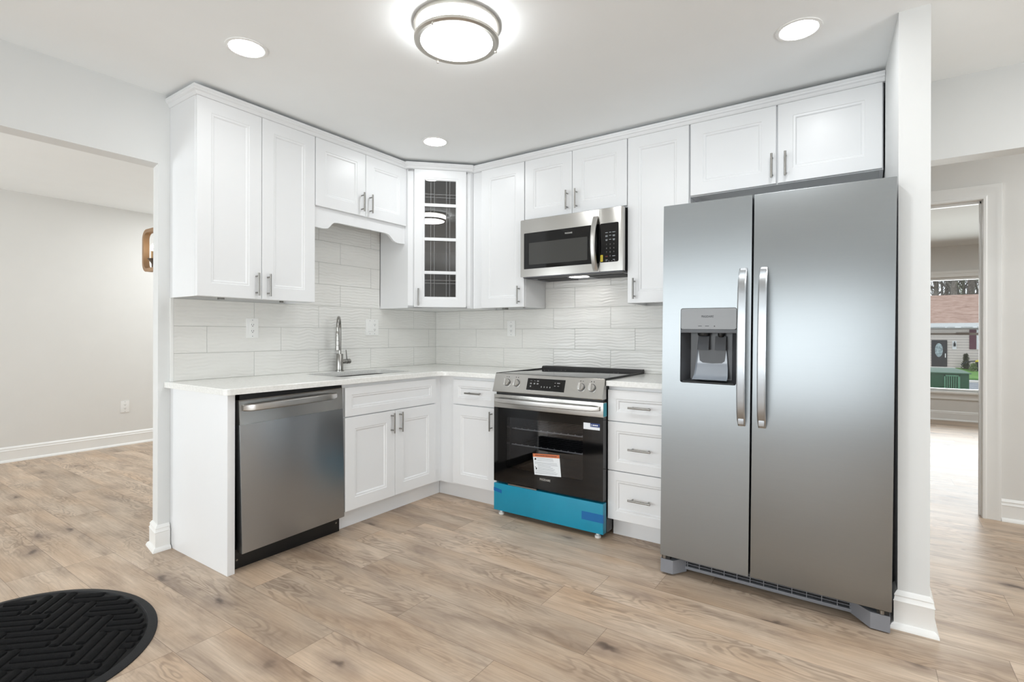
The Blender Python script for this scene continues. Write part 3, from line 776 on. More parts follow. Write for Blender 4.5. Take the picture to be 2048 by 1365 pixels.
# ------------------------------------------------------------------ range
RX0, RX1, RF = 1.1385, 1.9035, 0.685
rg = Thing('range', 'stainless slide-in electric range with blue protective film on its drawer', 'stove', (1.521, -0.33, 0))
body = MB().box(RX0 + 0.003, RX0 + 0.022, -0.635, -0.03, 0.03, 0.903).box(RX1 - 0.022, RX1 - 0.001, -0.635, -0.03, 0.03, 0.903).box(RX0 + 0.022, RX1 - 0.022, -0.635, -0.03, 0.03, 0.26).box(RX0 + 0.022, RX1 - 0.022, -0.635, -0.03, 0.74, 0.903).box(RX0 + 0.022, RX1 - 0.022, -0.10, -0.03, 0.26, 0.74)
rg.part('body', body, M_BLACK)
cav = MB().box(RX0 + 0.07, RX0 + 0.085, -0.62, -0.12, 0.28, 0.72).box(RX1 - 0.085, RX1 - 0.07, -0.62, -0.12, 0.28, 0.72).box(RX0 + 0.07, RX1 - 0.07, -0.62, -0.12, 0.265, 0.28).box(RX0 + 0.07, RX1 - 0.07, -0.62, -0.12, 0.72, 0.735).box(RX0 + 0.07, RX1 - 0.07, -0.135, -0.12, 0.28, 0.72)
rg.part('oven_cavity', cav, M_OVENIN)
for zr in (0.556, 0.452):
    rk = MB()
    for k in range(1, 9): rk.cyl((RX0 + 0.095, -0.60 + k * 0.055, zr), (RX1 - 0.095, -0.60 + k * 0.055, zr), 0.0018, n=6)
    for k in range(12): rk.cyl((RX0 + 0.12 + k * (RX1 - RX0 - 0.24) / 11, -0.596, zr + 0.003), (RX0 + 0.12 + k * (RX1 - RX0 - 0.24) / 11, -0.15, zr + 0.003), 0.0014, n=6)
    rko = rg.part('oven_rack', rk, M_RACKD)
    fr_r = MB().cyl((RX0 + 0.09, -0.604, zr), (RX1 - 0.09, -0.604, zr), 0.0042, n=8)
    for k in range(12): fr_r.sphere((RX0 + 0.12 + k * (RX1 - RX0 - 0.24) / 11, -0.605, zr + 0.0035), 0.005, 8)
    rg.part('front_rung', fr_r, M_RACK, rko, label='front rung of the oven rack, painted pale as if lit')
# cooktop
rg.part('cooktop', MB().box(RX0 + 0.004, RX1 - 0.004, -0.655, -0.03, 0.9045, 0.9135, 0.002), M_COOK, label='black glass cooktop')
rg.part('cooktop_trim', MB().box(RX0 - 0.001, RX0 + 0.006, -0.655, -0.03, 0.9045, 0.9155).box(RX1 - 0.006, RX1 + 0.001, -0.655, -0.03, 0.9045, 0.9155), M_BLACK)
rg.part('rear_vent', MB().prism([(-0.085, 0.9135), (-0.08, 0.926), (-0.07, 0.932), (-0.022, 0.932), (-0.022, 0.9135)], 'x', RX0 + 0.002, RX1 - 0.002), M_BLACK)
burn = MB()
for bx_, by_, br_ in ((1.33, -0.50, 0.10), (1.72, -0.50, 0.11), (1.33, -0.22, 0.075), (1.72, -0.22, 0.075)):
    for q in (br_, br_ * 0.62):
        burn.loops([[(bx_ + rr2 * math.cos(2 * PI * i / 48), by_ + rr2 * math.sin(2 * PI * i / 48), 0.91375) for i in range(48)] for rr2 in (q, q + 0.0016)])
rg.part('burner_ring', burn, plain('burner_print', (58, 58, 60), 0.3))
# control panel, tilted
PT, PB = (-0.655, 0.9135), (-0.697, 0.797)
cp = MB().prism([(-0.640, 0.9135), PT, (-0.660, 0.911), (PB[0] + 0.001, PB[1] + 0.004), (PB[0] + 0.003, PB[1]), (-0.640, PB[1])], 'x', RX0, RX1)
panel = rg.part('control_panel', cp, M_RANGE)
PU, PL_ = (-0.660, 0.911), (PB[0] + 0.001, PB[1] + 0.004)
pn = Vector((0, -(PU[1] - PL_[1]), (PU[0] - PL_[0]))).normalized()
def onp(x, z, d=0.0):
    t = (z - PL_[1]) / (PU[1] - PL_[1]); y = PL_[0] + (PU[0] - PL_[0]) * t
    return Vector((x, y, z)) + pn * d
def panel_quad(x0, x1, z0, z1, d0, d1):
    return MB().loops([[onp(x0, z0, d0), onp(x1, z0, d0), onp(x1, z1, d0), onp(x0, z1, d0)], [onp(x0, z0, d1), onp(x1, z0, d1), onp(x1, z1, d1), onp(x0, z1, d1)]], True, True)
rg.part('display', panel_quad(1.392, 1.655, 0.822, 0.893, -0.004, 0.0022), M_BLKGL, panel, label='black touch display')
lg = MB()
def legend(mb, x, z, w, h): mb.merge(panel_quad(x - w / 2, x + w / 2, z - h / 2, z + h / 2, 0.0024, 0.0030).bm)
for x, z, w, h in ((1.42, 0.878, 0.014, 0.002), (1.445, 0.878, 0.012, 0.002), (1.468, 0.878, 0.014, 0.006), (1.42, 0.862, 0.011, 0.008), (1.445, 0.862, 0.011, 0.008), (1.468, 0.862, 0.012, 0.008), (1.42, 0.845, 0.009, 0.008),
                   (1.498, 0.845, 0.006, 0.008), (1.518, 0.845, 0.006, 0.008), (1.538, 0.845, 0.006, 0.008), (1.558, 0.845, 0.006, 0.008), (1.59, 0.872, 0.006, 0.004), (1.613, 0.872, 0.02, 0.005), (1.59, 0.855, 0.008, 0.004), (1.613, 0.855, 0.012, 0.0025)): legend(lg, x, z, w, h)
rg.part('display_legend', lg, M_LEG, panel)
for kx in (1.240, 1.311, 1.763, 1.832):
    c0 = onp(kx, 0.859); kb = MB()
    rotM = Matrix.Translation(c0) @ pn.to_track_quat('Z', 'Y').to_matrix().to_4x4()
    t = MB().lathe([(0.0205, 0.002), (0.0205, 0.014), (0.019, 0.0165)], (0, 0, 0), 'z', 28)
    t.box(-0.0065, 0.0065, -0.0195, 0.0195, 0.012, 0.034, 0.002)
    kb.merge(t.bm, rotM)
    knob = rg.part('knob', kb, M_KNOB)
    bz = MB(); t = MB().lathe([(0.0235, -0.001), (0.0235, 0.0015), (0.021, 0.0022)], (0, 0, 0), 'z', 28); bz.merge(t.bm, rotM)
    rg.part('bezel', bz, M_DGREY, knob)
lg2 = MB()
for kx in (1.24, 1.311, 1.763, 1.832):
    for dx_ in (-0.008, 0.008): lg2.merge(panel_quad(kx + dx_ - 0.003, kx + dx_ + 0.003, 0.892, 0.8955, 0.0, 0.0006).bm)
rg.part('knob_legend', lg2, M_LOGOD, panel)
rg.part('gap_strip', MB().box(RX0 + 0.01, RX1 - 0.006, -0.665, -0.636, 0.778, 0.80), M_BLACK)
# oven door
dg = MB().box(RX0 + 0.004, RX1 + 0.002, -RF, -0.640, 0.696, 0.780, 0.003)
odoor = rg.part('oven_door', dg, M_RANGE, label='stainless strip across the oven door top')
rg.part('handle', bowed_bar(1.158, 1.887, 0.745, 0.0165, -RF, 0.034, 0.014), M_BAR, odoor, label='bowed stainless bar handle')
fz0, fz1 = 0.221, 0.696
wx0, wx1, wz0, wz1 = RX0 + 0.10, RX1 - 0.125, 0.318, 0.640
rg.part('door_frame', MB().plate_hole([(RX0 + 0.004, fz0), (RX1 + 0.002, fz0), (RX1 + 0.002, fz1), (RX0 + 0.004, fz1)], rrect(wx0, wx1, wz0, wz1, 0.006), -RF, -0.645), M_BLKGL, odoor, label='black glass door front')
rg.part('window_pane', MB().box(wx0, wx1, -RF + 0.001, -RF + 0.005, wz0, wz1), M_OVENGL, odoor, label='dark see-through oven glass')
rg.part('film_edge', MB().box(RX1 + 0.0022, RX1 + 0.0035, -RF + 0.004, -0.642, 0.70, 0.776), M_CYAN, odoor, label='cyan tape on the door edge')
rg.part('logo', text_mb('FRIGIDAIRE', 0.0185, (1.5255, -RF - 0.0003, 0.283), sx=0.8), M_LOGOL, odoor)
# warning label on the oven glass
lab = [(1.4385, 0.434), (1.6245, 0.4475), (1.637, 0.3185), (1.452, 0.306)]
def lquad(mb, u0, u1, v0, v1, d0=0.0004, d1=0.0008):
    def P(u, v):
        a = Vector(lab[0]).lerp(Vector(lab[1]), u); b = Vector(lab[3]).lerp(Vector(lab[2]), u); q = a.lerp(b, v); return q
    ring = [P(u0, v0), P(u1, v0), P(u1, v1), P(u0, v1)]
    mb.loops([[(q.x, -RF - d0, q.y) for q in ring], [(q.x, -RF - d1, q.y) for q in ring]], True, True)
    return mb
wl_ = rg.part('warning_label', lquad(MB(), 0, 1, 0, 1), M_PAPER, odoor, label='white warning sheet with orange header taped on the glass')
rg.part('label_header', lquad(MB(), 0, 1, 0, 0.155, 0.0009, 0.0011), M_ORANGE, odoor)
pr = MB()
for v in (0.2, 0.255, 0.31, 0.40, 0.455, 0.51, 0.57, 0.63, 0.69, 0.74, 0.80, 0.86, 0.91):
    lquad(pr, 0.15 if v < 0.36 or 0.5 < v < 0.78 else 0.04, 0.62 + 0.33 * ((v * 37) % 1), v, v + 0.014, 0.0009, 0.0011)
rg.part('label_print', pr, M_INKG, odoor)
ik = MB()
for u in range(14): lquad(ik, 0.10 + u * 0.058, 0.10 + u * 0.058 + 0.032, 0.055, 0.105, 0.0012, 0.0014)
lquad(ik, 0.06, 0.115, 0.21, 0.30, 0.0009, 0.0011); lquad(ik, 0.045, 0.06, 0.28, 0.31, 0.0009, 0.0011); lquad(ik, 0.07, 0.115, 0.66, 0.75, 0.0009, 0.0011); lquad(ik, 0.05, 0.075, 0.61, 0.655, 0.0009, 0.0011)
rg.part('label_symbol', ik, M_INK, odoor)
sx0, sx1, sz0, sz1 = 1.783, 1.885, 0.6215, 0.6585
rg.part('sticker', MB().box(sx0, sx1, -RF - 0.0008, -RF - 0.0002, sz0, sz1), M_PAPER, odoor, label='small white and navy sticker')
rg.part('sticker_block', MB().box(sx0 + 0.043, sx1, -RF - 0.0012, -RF - 0.0009, sz0 + 0.016, sz1), M_NAVY, odoor)
sp_ = MB()
for k in range(5): sp_.box(sx0 + 0.058 + k * 0.0068, sx0 + 0.063 + k * 0.0068, -RF - 0.0016, -RF - 0.0013, sz0 + 0.0225, sz0 + 0.030)
sp_.box(sx0 + 0.047, sx0 + 0.053, -RF - 0.0016, -RF - 0.0013, sz0 + 0.021, sz0 + 0.0235); sp_.box(sx0 + 0.047, sx0 + 0.053, -RF - 0.0016, -RF - 0.0013, sz0 + 0.028, sz0 + 0.0305)
rg.part('sticker_print', sp_, M_PAPER, odoor)
# storage drawer under film
dr_ = rg.part('drawer', MB().box(RX0 + 0.004, RX1 + 0.002, -RF, -0.640, 0.034, 0.207, 0.003), M_FILM, label='drawer front wrapped in blue film')
rg.part('tape_strip', MB().box(1.772, RX1 + 0.0035, -RF - 0.0008, -RF + 0.012, 0.099, 0.146), M_TAPE, dr_, label='dark blue tape')
rg.part('tape_strip', MB().prism([(RX0 + 0.0035, 0.178), (RX0 + 0.066, 0.168), (RX0 + 0.066, 0.146), (RX0 + 0.0035, 0.156)], 'y', -RF - 0.0008, -RF - 0.0001), M_TAPE, dr_, label='dark blue tape')
rg.part('drawer_lip', MB().box(1.25, 1.462, -RF + 0.004, -RF + 0.02, 0.2075, 0.2155), M_PULL)
for lx in (RX0 + 0.04, RX1 - 0.045):
    rg.part('foot', MB().lathe([(0.017, 0.0), (0.018, 0.003), (0.018, 0.013), (0.010, 0.015), (0.010, 0.036)], (lx, -0.65, 0), n=18), M_WHITEP)
rg.part('side_vent', MB().box(RX1 - 0.003, RX1 + 0.001, -0.63, -0.56, 0.03, 0.105).box(RX1 + 0.001, RX1 + 0.0018, -0.615, -0.612, 0.04, 0.1).box(RX1 + 0.001, RX1 + 0.0018, -0.60, -0.597, 0.04, 0.1).box(RX1 + 0.001, RX1 + 0.0018, -0.585, -0.582, 0.04, 0.1), M_DGREY)

# ------------------------------------------------------------------ over-the-range microwave
MX0, MX1, MF, MZ0, MZ1 = 1.1345, 1.8905, 0.365, 1.563, 1.9595
mw = Thing('microwave', 'stainless over-the-range microwave hung below the short cabinet', 'microwave', (1.512, -0.18, MZ0))
mw.part('case', MB().box(MX0 + 0.004, MX1 - 0.003, -0.335, -0.012, MZ0 + 0.004, MZ1), M_BLACK)
SPX = 1.734
mdoor = mw.part('door', MB().plate_hole(rrect(MX0, SPX - 0.001, MZ0 + 0.0005, MZ1, 0.006), rrect(1.163, SPX - 0.003, 1.6175, 1.866, 0.004), -MF, -0.336), M_MICRO)
mw.part('door_glass', MB().box(1.163, SPX - 0.003, -MF + 0.0015, -0.34, 1.6175, 1.866), M_BLKGL, mdoor, label='black glass front')
mw.part('door_window', MB().box(1.203, 1.648, -MF + 0.0005, -MF + 0.0014, 1.6455, 1.796, 0.0), M_MWIN, mdoor, label='grey see-through window mesh')
mw.part('logo', text_mb('FRIGIDAIRE', 0.0135, (1.511, -MF + 0.0010, 1.8335), sx=0.8), M_LOGOL, mdoor)
# bowed door handle
hb = MB(); rings = []
for i in range(21):
    t = i / 20; z = 1.571 + (1.916 - 1.571) * t; s = math.sin(PI * t); y = -MF - 0.008 - 0.048 * s ** 0.75
    wv = 0.0165
    rings.append([(1.708 - wv, y + 0.012, z), (1.708 - wv, y + 0.003, z), (1.708 - wv * 0.6, y - 0.002, z), (1.708 + wv * 0.6, y - 0.002, z), (1.708 + wv, y + 0.003, z), (1.708 + wv, y + 0.012, z)])
hb.loops(rings, True, True).box(1.697, 1.719, -MF - 0.012, -MF + 0.002, 1.573, 1.59).box(1.697, 1.719, -MF - 0.012, -MF + 0.002, 1.897, 1.914)
mw.part('handle', hb, M_BAR, mdoor, label='bowed vertical stainless handle')
mp = mw.part('control_panel', MB().prism([(SPX + 0.001, -0.336), (SPX + 0.001, -MF), (MX1 - 0.02, -MF), (MX1 - 0.004, -MF + 0.005), (MX1, -MF + 0.014), (MX1, -0.336)], 'z', MZ0 + 0.0005, MZ1), M_MICRO)
mw.part('keypad', MB().prism(rrect(SPX + 0.0015, 1.861, 1.620, 1.866, 0.010), 'y', -MF - 0.0008, -MF + 0.002), M_BLKGL, mp, label='black glass keypad')
kx0 = 1.781; dk = 0.0245
kl = MB()
for r, row in enumerate(('123', '456', '789')):
    for c, ch in enumerate(row): kl.merge(text_mb(ch, 0.0125, (kx0 + c * dk, -MF - 0.0011, 1.7315 - r * 0.0245)).bm)
kl.merge(text_mb('0', 0.0125, (kx0 + dk, -MF - 0.0011, 1.7315 - 3 * 0.0245)).bm)
mw.part('keypad_digits', kl, M_LEG, mp)
kb_ = MB()
for z, ws in ((1.806, (0.017, 0.015, 0.02)), (1.787, (0.015, 0.014, 0.016)), (1.781, (0.015, 0.0, 0.016)), (1.762, (0.014, 0.014, 0.015)), (1.756, (0.012, 0.0, 0.012)), (1.7315 - 3.05 * 0.0245, (0, 0, 0.019)), (1.634, (0.014, 0, 0.013)), (1.6465, (0, 0, 0))):
    for c, w_ in enumerate(ws):
        if w_: kb_.box(kx0 + c * dk - w_ / 2, kx0 + c * dk + w_ / 2, -MF - 0.0012, -MF - 0.0009, z - 0.0018, z + 0.0018)
for c in range(4): kb_.box(kx0 - 0.006 + c * 0.019, kx0 + 0.001 + c * 0.019, -MF - 0.0012, -MF - 0.0009, 1.6265, 1.6285)
mw.part('keypad_legend', kb_, M_INKG, mp)
mw.part('stop_legend', MB().box(kx0 - 0.008, kx0 + 0.008, -MF - 0.0012, -MF - 0.0009, 1.655, 1.659), M_REDP, mp, label='red stop key print')
mw.part('tag', MB().box(1.741, 1.757, -MF - 0.0035, -MF - 0.0012, 1.6255, 1.667), M_YEL, mp, label='yellow tag stuck on the keypad')
mw.part('tag_print', MB().box(1.7478, 1.7502, -MF - 0.0039, -MF - 0.0036, 1.630, 1.662), M_INK, mp)
un = MB().box(MX0 + 0.01, MX1 - 0.01, -0.345, -0.012, MZ0 - 0.004, MZ0 + 0.006)
und = mw.part('underside', un, M_GREYP)
mw.part('grease_filter', MB().box(MX0 + 0.06, MX0 + 0.30, -0.235, -0.07, MZ0 - 0.008, MZ0 - 0.0035), M_DARK, und)
mw.part('grease_filter', MB().box(MX1 - 0.30, MX1 - 0.05, -0.235, -0.07, MZ0 - 0.008, MZ0 - 0.0035), M_DARK, und)
mw.part('front_grille', MB().box(MX0 + 0.01, MX1 - 0.01, -0.343, -0.27, MZ0 - 0.0055, MZ0 - 0.0035), M_BLACK, und)
mw.part('lamp', MB().box(1.455, 1.575, -0.245, -0.185, MZ0 - 0.0075, MZ0 - 0.0035), M_COOKLAMP, und, label='lit cooktop lamp')

# ------------------------------------------------------------------ refrigerator
FX0, FX1, FF = 2.2995, 3.2085, 0.8915
FMID0, FMID1 = 2.6945, 2.7025
fr = Thing('refrigerator', 'side-by-side stainless refrigerator with water and ice dispenser', 'refrigerator', (2.754, -0.45, 0.0))
fr.part('case', MB().box(FX0 + 0.004, FX1 - 0.034, -0.818, -0.05, 0.096, 1.768, 0.004).box(FX0 + 0.004, FX1 - 0.034, -0.45, -0.05, 0.012, 0.10), plain('fridge_case_grey', (126, 128, 132), 0.4))
DB0 = 0.82
dispO = rrect(2.386, 2.636, 0.9365, 1.2885, 0.010)
ld = MB(); lo = rrect(FX0, FMID0, 0.091, 1.786, 0.003)
ld.plate_hole(lo, dispO, -FF, -DB0 - 0.003)
ldo = fr.part('freezer_door', ld, M_FRIDGE, label='left stainless door with dispenser')
rd = MB().box(FMID1, FX1, -FF, -DB0 - 0.003, 0.091, 1.786, 0.003)
rdo = fr.part('fridge_door', rd, M_FRIDGE, label='plain right stainless door')
fr.part('door_gasket', MB().box(FX0 + 0.015, FMID0 - 0.006, -DB0 - 0.003, -0.818, 0.10, 1.775).box(FMID1 + 0.006, FX1 - 0.015, -DB0 - 0.003, -0.818, 0.10, 1.775), M_DARK)
fr.part('door_edge', MB().box(FMID0 - 0.0004, FMID0, -FF + 0.004, -DB0 - 0.005, 0.10, 1.775).box(FMID1, FMID1 + 0.0004, -FF + 0.004, -DB0 - 0.005, 0.10, 1.775), M_DGREY)
def fridge_bar(xc, w):
    mb = MB(); rings = []; z0, z1 = 0.758, 1.463
    for i in range(25):
        t = i / 24; z = z0 + (z1 - z0) * t; k = min(1, min(t, 1 - t) / 0.12); k = math.sin(k * PI / 2)
        y = -FF - 0.010 - 0.022 * k - 0.020 * math.sin(PI * t); hw = w / 2 * (0.86 if i in (0, 24) else 1.0)
        rings.append([(xc - hw, y + 0.014, z), (xc - hw, y + 0.004, z), (xc - hw * 0.7, y, z), (xc + hw * 0.7, y, z), (xc + hw, y + 0.004, z), (xc + hw, y + 0.014, z)])
    mb.loops(rings, True, True)
    for z in (z0 + 0.03, z1 - 0.03): mb.box(xc - 0.012, xc + 0.012, -FF - 0.026, -FF + 0.001, z - 0.02, z + 0.02, 0.003)
    return mb
fr.part('handle', fridge_bar(2.6615, 0.034), M_FHAND, ldo, label='bowed vertical stainless handle')
fr.part('handle', fridge_bar(2.7445, 0.034), M_FHAND, rdo, label='bowed vertical stainless handle')
# dispenser
dp = fr.part('dispenser_panel', MB().prism(rrect(2.388, 2.634, 1.190, 1.2865, 0.008), 'y', -FF - 0.001, -FF + 0.02), steel('dispenser_panel_steel', (126, 126, 126), 0.45, 0.3, (1, 0, 0), (4, 30, 500)), ldo, label='brushed grey dispenser control panel')
fr.part('logo', text_mb('FRIGIDAIRE', 0.0135, (2.5085, -FF - 0.0013, 1.2485), sx=0.8, bold=0.0002), M_LOGOD, ldo)
fr.part('dispenser_legend', MB().box(2.468, 2.484, -FF - 0.0014, -FF - 0.0011, 1.2032, 1.2058).box(2.499, 2.516, -FF - 0.0014, -FF - 0.0011, 1.2032, 1.2058).box(2.538, 2.543, -FF - 0.0014, -FF - 0.0011, 1.2015, 1.2065), M_LOGOD, ldo)
fr.part('dispenser_band', MB().box(2.387, 2.635, -FF - 0.0008, -FF + 0.03, 1.1725, 1.1895, 0.002), M_DGREY, ldo)
cv = MB(); x0, x1, z0, z1 = 2.3875, 2.6345, 0.938, 1.1725; yb = -DB0 - 0.006
yb = -0.826
cvp = [((x0, -FF - 0.0005), (x0 + 0.022, yb)), ((x1, -FF - 0.0005), (x1 - 0.022, yb))]
fl, bl_, fr_, br_ = (x0, -FF), (x0 + 0.03, yb), (x1, -FF), (x1 - 0.03, yb)
cv.quad((*fl, z0), (*bl_, z0 + 0.015), (*bl_, z1), (*fl, z1)); cv.quad((*fr_, z0), (*br_, z0 + 0.015), (*br_, z1), (*fr_, z1))
cv.quad((*bl_, z0 + 0.015), (*br_, z0 + 0.015), (*br_, z1), (*bl_, z1)); cv.quad((*fl, z0), (*fr_, z0), (*br_, z0 + 0.015), (*bl_, z0 + 0.015)); cv.quad((*fl, z1), (*fr_, z1), (*br_, z1), (*bl_, z1))
fr.part('dispenser_cavity', cv, plain('dispenser_cavity_plastic', (62, 63, 66), 0.3), ldo, label='dark grey dispenser recess')
# curved clear liner
ln = MB(); rings = []
for i in range(15):
    t = i / 14; a = t * PI / 2
    zz = 1.15 - 0.05 * t if t < 0.3 else None
prof_l = [(yb + 0.004, 1.150), (yb + 0.003, 1.09), (yb + 0.002, 1.04), (yb - 0.004, 1.00), (yb - 0.016, 0.972), (yb - 0.034, 0.957), (yb - 0.05, 0.953)]
for y_, z_ in prof_l:
    k = 0.062 + 0.016 * (1.15 - z_) / 0.2
    rings.append([(2.516 - k, y_ - 0.012, z_), (2.516 - k * 0.94, y_ - 0.003, z_), (2.516 - k * 0.6, y_ - 0.0006, z_), (2.516, y_ - 0.0002, z_), (2.516 + k * 0.6, y_ - 0.0006, z_), (2.516 + k * 0.94, y_ - 0.003, z_), (2.516 + k, y_ - 0.012, z_)])
ln.loops(rings, closed=False)
fr.part('dispenser_liner', ln, plain('dispenser_liner_gloss', (150, 157, 166), 0.12, spec=0.8, coat=0.5), ldo, label='glossy curved liner')
for px_ in (2.482, 2.558):
    pd = MB().loops([[(px_ - 0.024, yb - 0.010, 1.158), (px_ + 0.024, yb - 0.010, 1.158), (px_ + 0.024, yb - 0.020, 1.158), (px_ - 0.024, yb - 0.020, 1.158)],
                     [(px_ - 0.024, yb - 0.020, 1.092), (px_ + 0.024, yb - 0.020, 1.092), (px_ + 0.024, yb - 0.030, 1.092), (px_ - 0.024, yb - 0.030, 1.092)]], True, True)
    fr.part('paddle', pd, plain('paddle_plastic', (64, 67, 72), 0.15, spec=0.7), ldo)
fr.part('nozzle', MB().lathe([(0.014, 1.172), (0.014, 1.162), (0.010, 1.154)], (2.56, -0.85, 0), n=16).lathe([(0.028, 1.172), (0.026, 1.162), (0.022, 1.158)], (2.483, -0.85, 0), n=20), M_BLACK, ldo)
fr.part('drip_tray', MB().box(x0 + 0.01, x1 - 0.01, -FF + 0.002, -FF + 0.012, z0 + 0.0005, z0 + 0.006, 0.001), M_BLACK, ldo)
fr.part('hinge_cap', MB().box(FX0 + 0.02, FX0 + 0.09, -0.85, -0.74, 1.768, 1.79, 0.004).box(FX1 - 0.09, FX1 - 0.02, -0.85, -0.74, 1.768, 1.79, 0.004), M_DGREY)
# feet covers and grille
fr.part('foot_cover', MB().prism([(2.3005, -FF + 0.004), (2.36, -FF + 0.004), (2.405, -0.815), (2.3005, -0.815)], 'z', 0.007, 0.072), M_GREYP)
fr.part('foot_cover', MB().loops([[(3.1405, -FF + 0.004, 0.009), (3.2045, -FF + 0.004, 0.009), (3.2045, -0.815, 0.009), (3.07, -0.815, 0.018)], [(3.1405, -FF + 0.004, 0.072), (3.2045, -FF + 0.004, 0.072), (3.2045, -0.815, 0.072), (3.07, -0.815, 0.072)]], True, True), M_GREYP)
gr = MB().box(2.38, 3.09, -0.822, -0.80, 0.020, 0.034, 0.001)
for z in (0.046, 0.058, 0.070): gr.box(2.38, 3.09, -0.822, -0.812, z, z + 0.002)
for i in range(12): gr.box(2.41 + i * 0.056, 2.4125 + i * 0.056, -0.8225, -0.812, 0.034, 0.084)
fr.part('base_grille', gr, M_GREYP)
fr.part('grille_shade_sheet', MB().box(2.33, 3.15, -0.80, -0.79, 0.018, 0.092).box(2.33, 3.15, -0.79, -0.30, 0.016, 0.022), M_BLACK)  # black sheets added in place of the shade behind the slats
fr.part('hinge_bracket', MB().box(2.306, 2.345, -0.885, -0.83, 0.0735, 0.090).box(3.16, 3.202, -0.885, -0.83, 0.0735, 0.090), M_BLACK)
fr.part('hinge_pin', MB().lathe([(0.009, 0.076), (0.009, 0.0905)], (2.318, -0.884, 0), n=12).lathe([(0.009, 0.076), (0.009, 0.0905)], (3.178, -0.884, 0), n=12), M_PULL)
fr.e.rotation_euler = (0, 0.0085, 0)

# ------------------------------------------------------------------ outlets and switches
def outlet(label, frame, uc, zc, w=0.076, h=0.122, yf=-0.0105, gangs=('o',), decor=True):
    th = Thing('wall_outlet', label, 'outlet', (uc, yf, zc), frame)
    th.part('plate', MB().box(uc - w / 2, uc + w / 2, yf - 0.006, yf, zc - h / 2, zc + h / 2, 0.003), M_WHITEP)
    n = len(gangs)
    for i, k in enumerate(gangs):
        c = uc + (i - (n - 1) / 2) * 0.046
        if k == 'o':
            r = th.part('receptacle', MB().box(c - 0.0165, c + 0.0165, yf - 0.0075, yf - 0.004, zc - 0.034, zc + 0.034, 0.001), M_WHITEP)
            s = MB()
            for dz in (-0.019, 0.019):
                s.box(c - 0.0075, c - 0.0055, yf - 0.0079, yf - 0.0074, zc + dz - 0.001, zc + dz + 0.007); s.box(c + 0.0052, c + 0.0075, yf - 0.0079, yf - 0.0074, zc + dz - 0.001, zc + dz + 0.007)
                s.lathe([(0.0027, -0.0079), (0.0027, -0.0074)], (c, yf, zc + dz - 0.0065), 'y', 10)
            th.part('slot', s, M_SLOT, r)
        else:
            th.part('rocker', MB().box(c - 0.0165, c + 0.0165, yf - 0.0072, yf - 0.004, zc - 0.034, zc + 0.034, 0.001).prism([(yf - 0.0072, zc - 0.031), (yf - 0.0108, zc - 0.031), (yf - 0.0072, zc + 0.031)], 'x', c - 0.0145, c + 0.0145), M_WHITEP)
        th.part('screw', MB().lathe([(0.003, -0.0068), (0.0026, -0.0074)], (c, yf, zc + 0.0495), 'y', 10).lathe([(0.003, -0.0068), (0.0026, -0.0074)], (c, yf, zc - 0.0495), 'y', 10), M_INKG)
    return th
outlet('white outlet on the tiles above the dishwasher', 'A', -1.664, 1.2)
outlet('white switch and outlet plate on the tiles right of faucet', 'A', -0.725, 1.2165, w=0.122, gangs=('s', 'o'))
outlet('white outlet on the tiles left of the range', 'B', 0.817, 1.2115)
outlet('white outlet low on the dining room wall', 'A', -1.215, 0.40, w=0.078, h=0.12, yf=3.25)

# ------------------------------------------------------------------ ceiling lights
fl_ = Thing('ceiling_light', 'round flush ceiling light with two brushed nickel rings', 'ceiling light', (1.715, -1.735, ZC))
FC = (1.715, -1.735, 0)
fl_.part('mounting_ring', MB().lathe([(0.150, ZC - 0.001), (0.178, ZC - 0.001), (0.179, ZC - 0.018), (0.174, ZC - 0.020), (0.150, ZC - 0.020)], FC, n=72, cap=False), M_NICKEL)
fl_.part('diffuser', MB().lathe([(0.0, ZC - 0.072), (0.145, ZC - 0.072), (0.158, ZC - 0.067)], FC, n=72, cap=False), M_DIFF, label='glowing white diffuser')
fl_.part('diffuser_side', MB().lathe([(0.158, ZC - 0.067), (0.163, ZC - 0.06), (0.163, ZC - 0.002)], FC, n=72, cap=False), M_DIFFS, label='softly glowing diffuser side')
fl_.part('lower_ring', MB().lathe([(0.150, ZC - 0.0735), (0.166, ZC - 0.077), (0.176, ZC - 0.072), (0.177, ZC - 0.062), (0.172, ZC - 0.060), (0.1635, ZC - 0.061), (0.150, ZC - 0.0725)], FC, n=72, cap=False), M_NICKEL)
for a in (-1.45, 0.92, 2.79):
    ca, sa = math.cos(a), math.sin(a); q = (FC[0] + 0.170 * ca, FC[1] + 0.170 * sa)
    fl_.part('post', MB().cyl((q[0], q[1], ZC - 0.019), (q[0], q[1], ZC - 0.078), 0.0024, n=8).sphere((q[0], q[1], ZC - 0.081), 0.0055, 12), M_NICKEL)
for x, y, lb in ((0.822, -2.142, 'recessed ceiling light in front of the tall left wall cabinet'), (0.743, -0.815, 'recessed ceiling light near the glass corner cabinet'), (2.889, -0.897, 'recessed ceiling light above the refrigerator')):
    rl = Thing('recessed_light', lb, 'recessed light', (x, y, ZC), 'B', 'recessed ceiling lights')
    rl.part('trim_ring', MB().lathe([(0.072, ZC - 0.0005), (0.088, ZC - 0.0005), (0.0875, ZC - 0.004), (0.080, ZC - 0.006), (0.073, ZC - 0.004)], (x, y, 0), n=48, cap=False), M_TRIM)
    rl.part('lens', MB().lathe([(0.0, ZC - 0.0042), (0.0735, ZC - 0.0038)], (x, y, 0), n=48, cap=False), M_LENS)
M_LENS_FILL = emit('added_fill_lens', (0.955, 0.985, 1.0), LAMP_DOWN * 2.6)  # stronger lens for unseen ceiling lamps added as fill
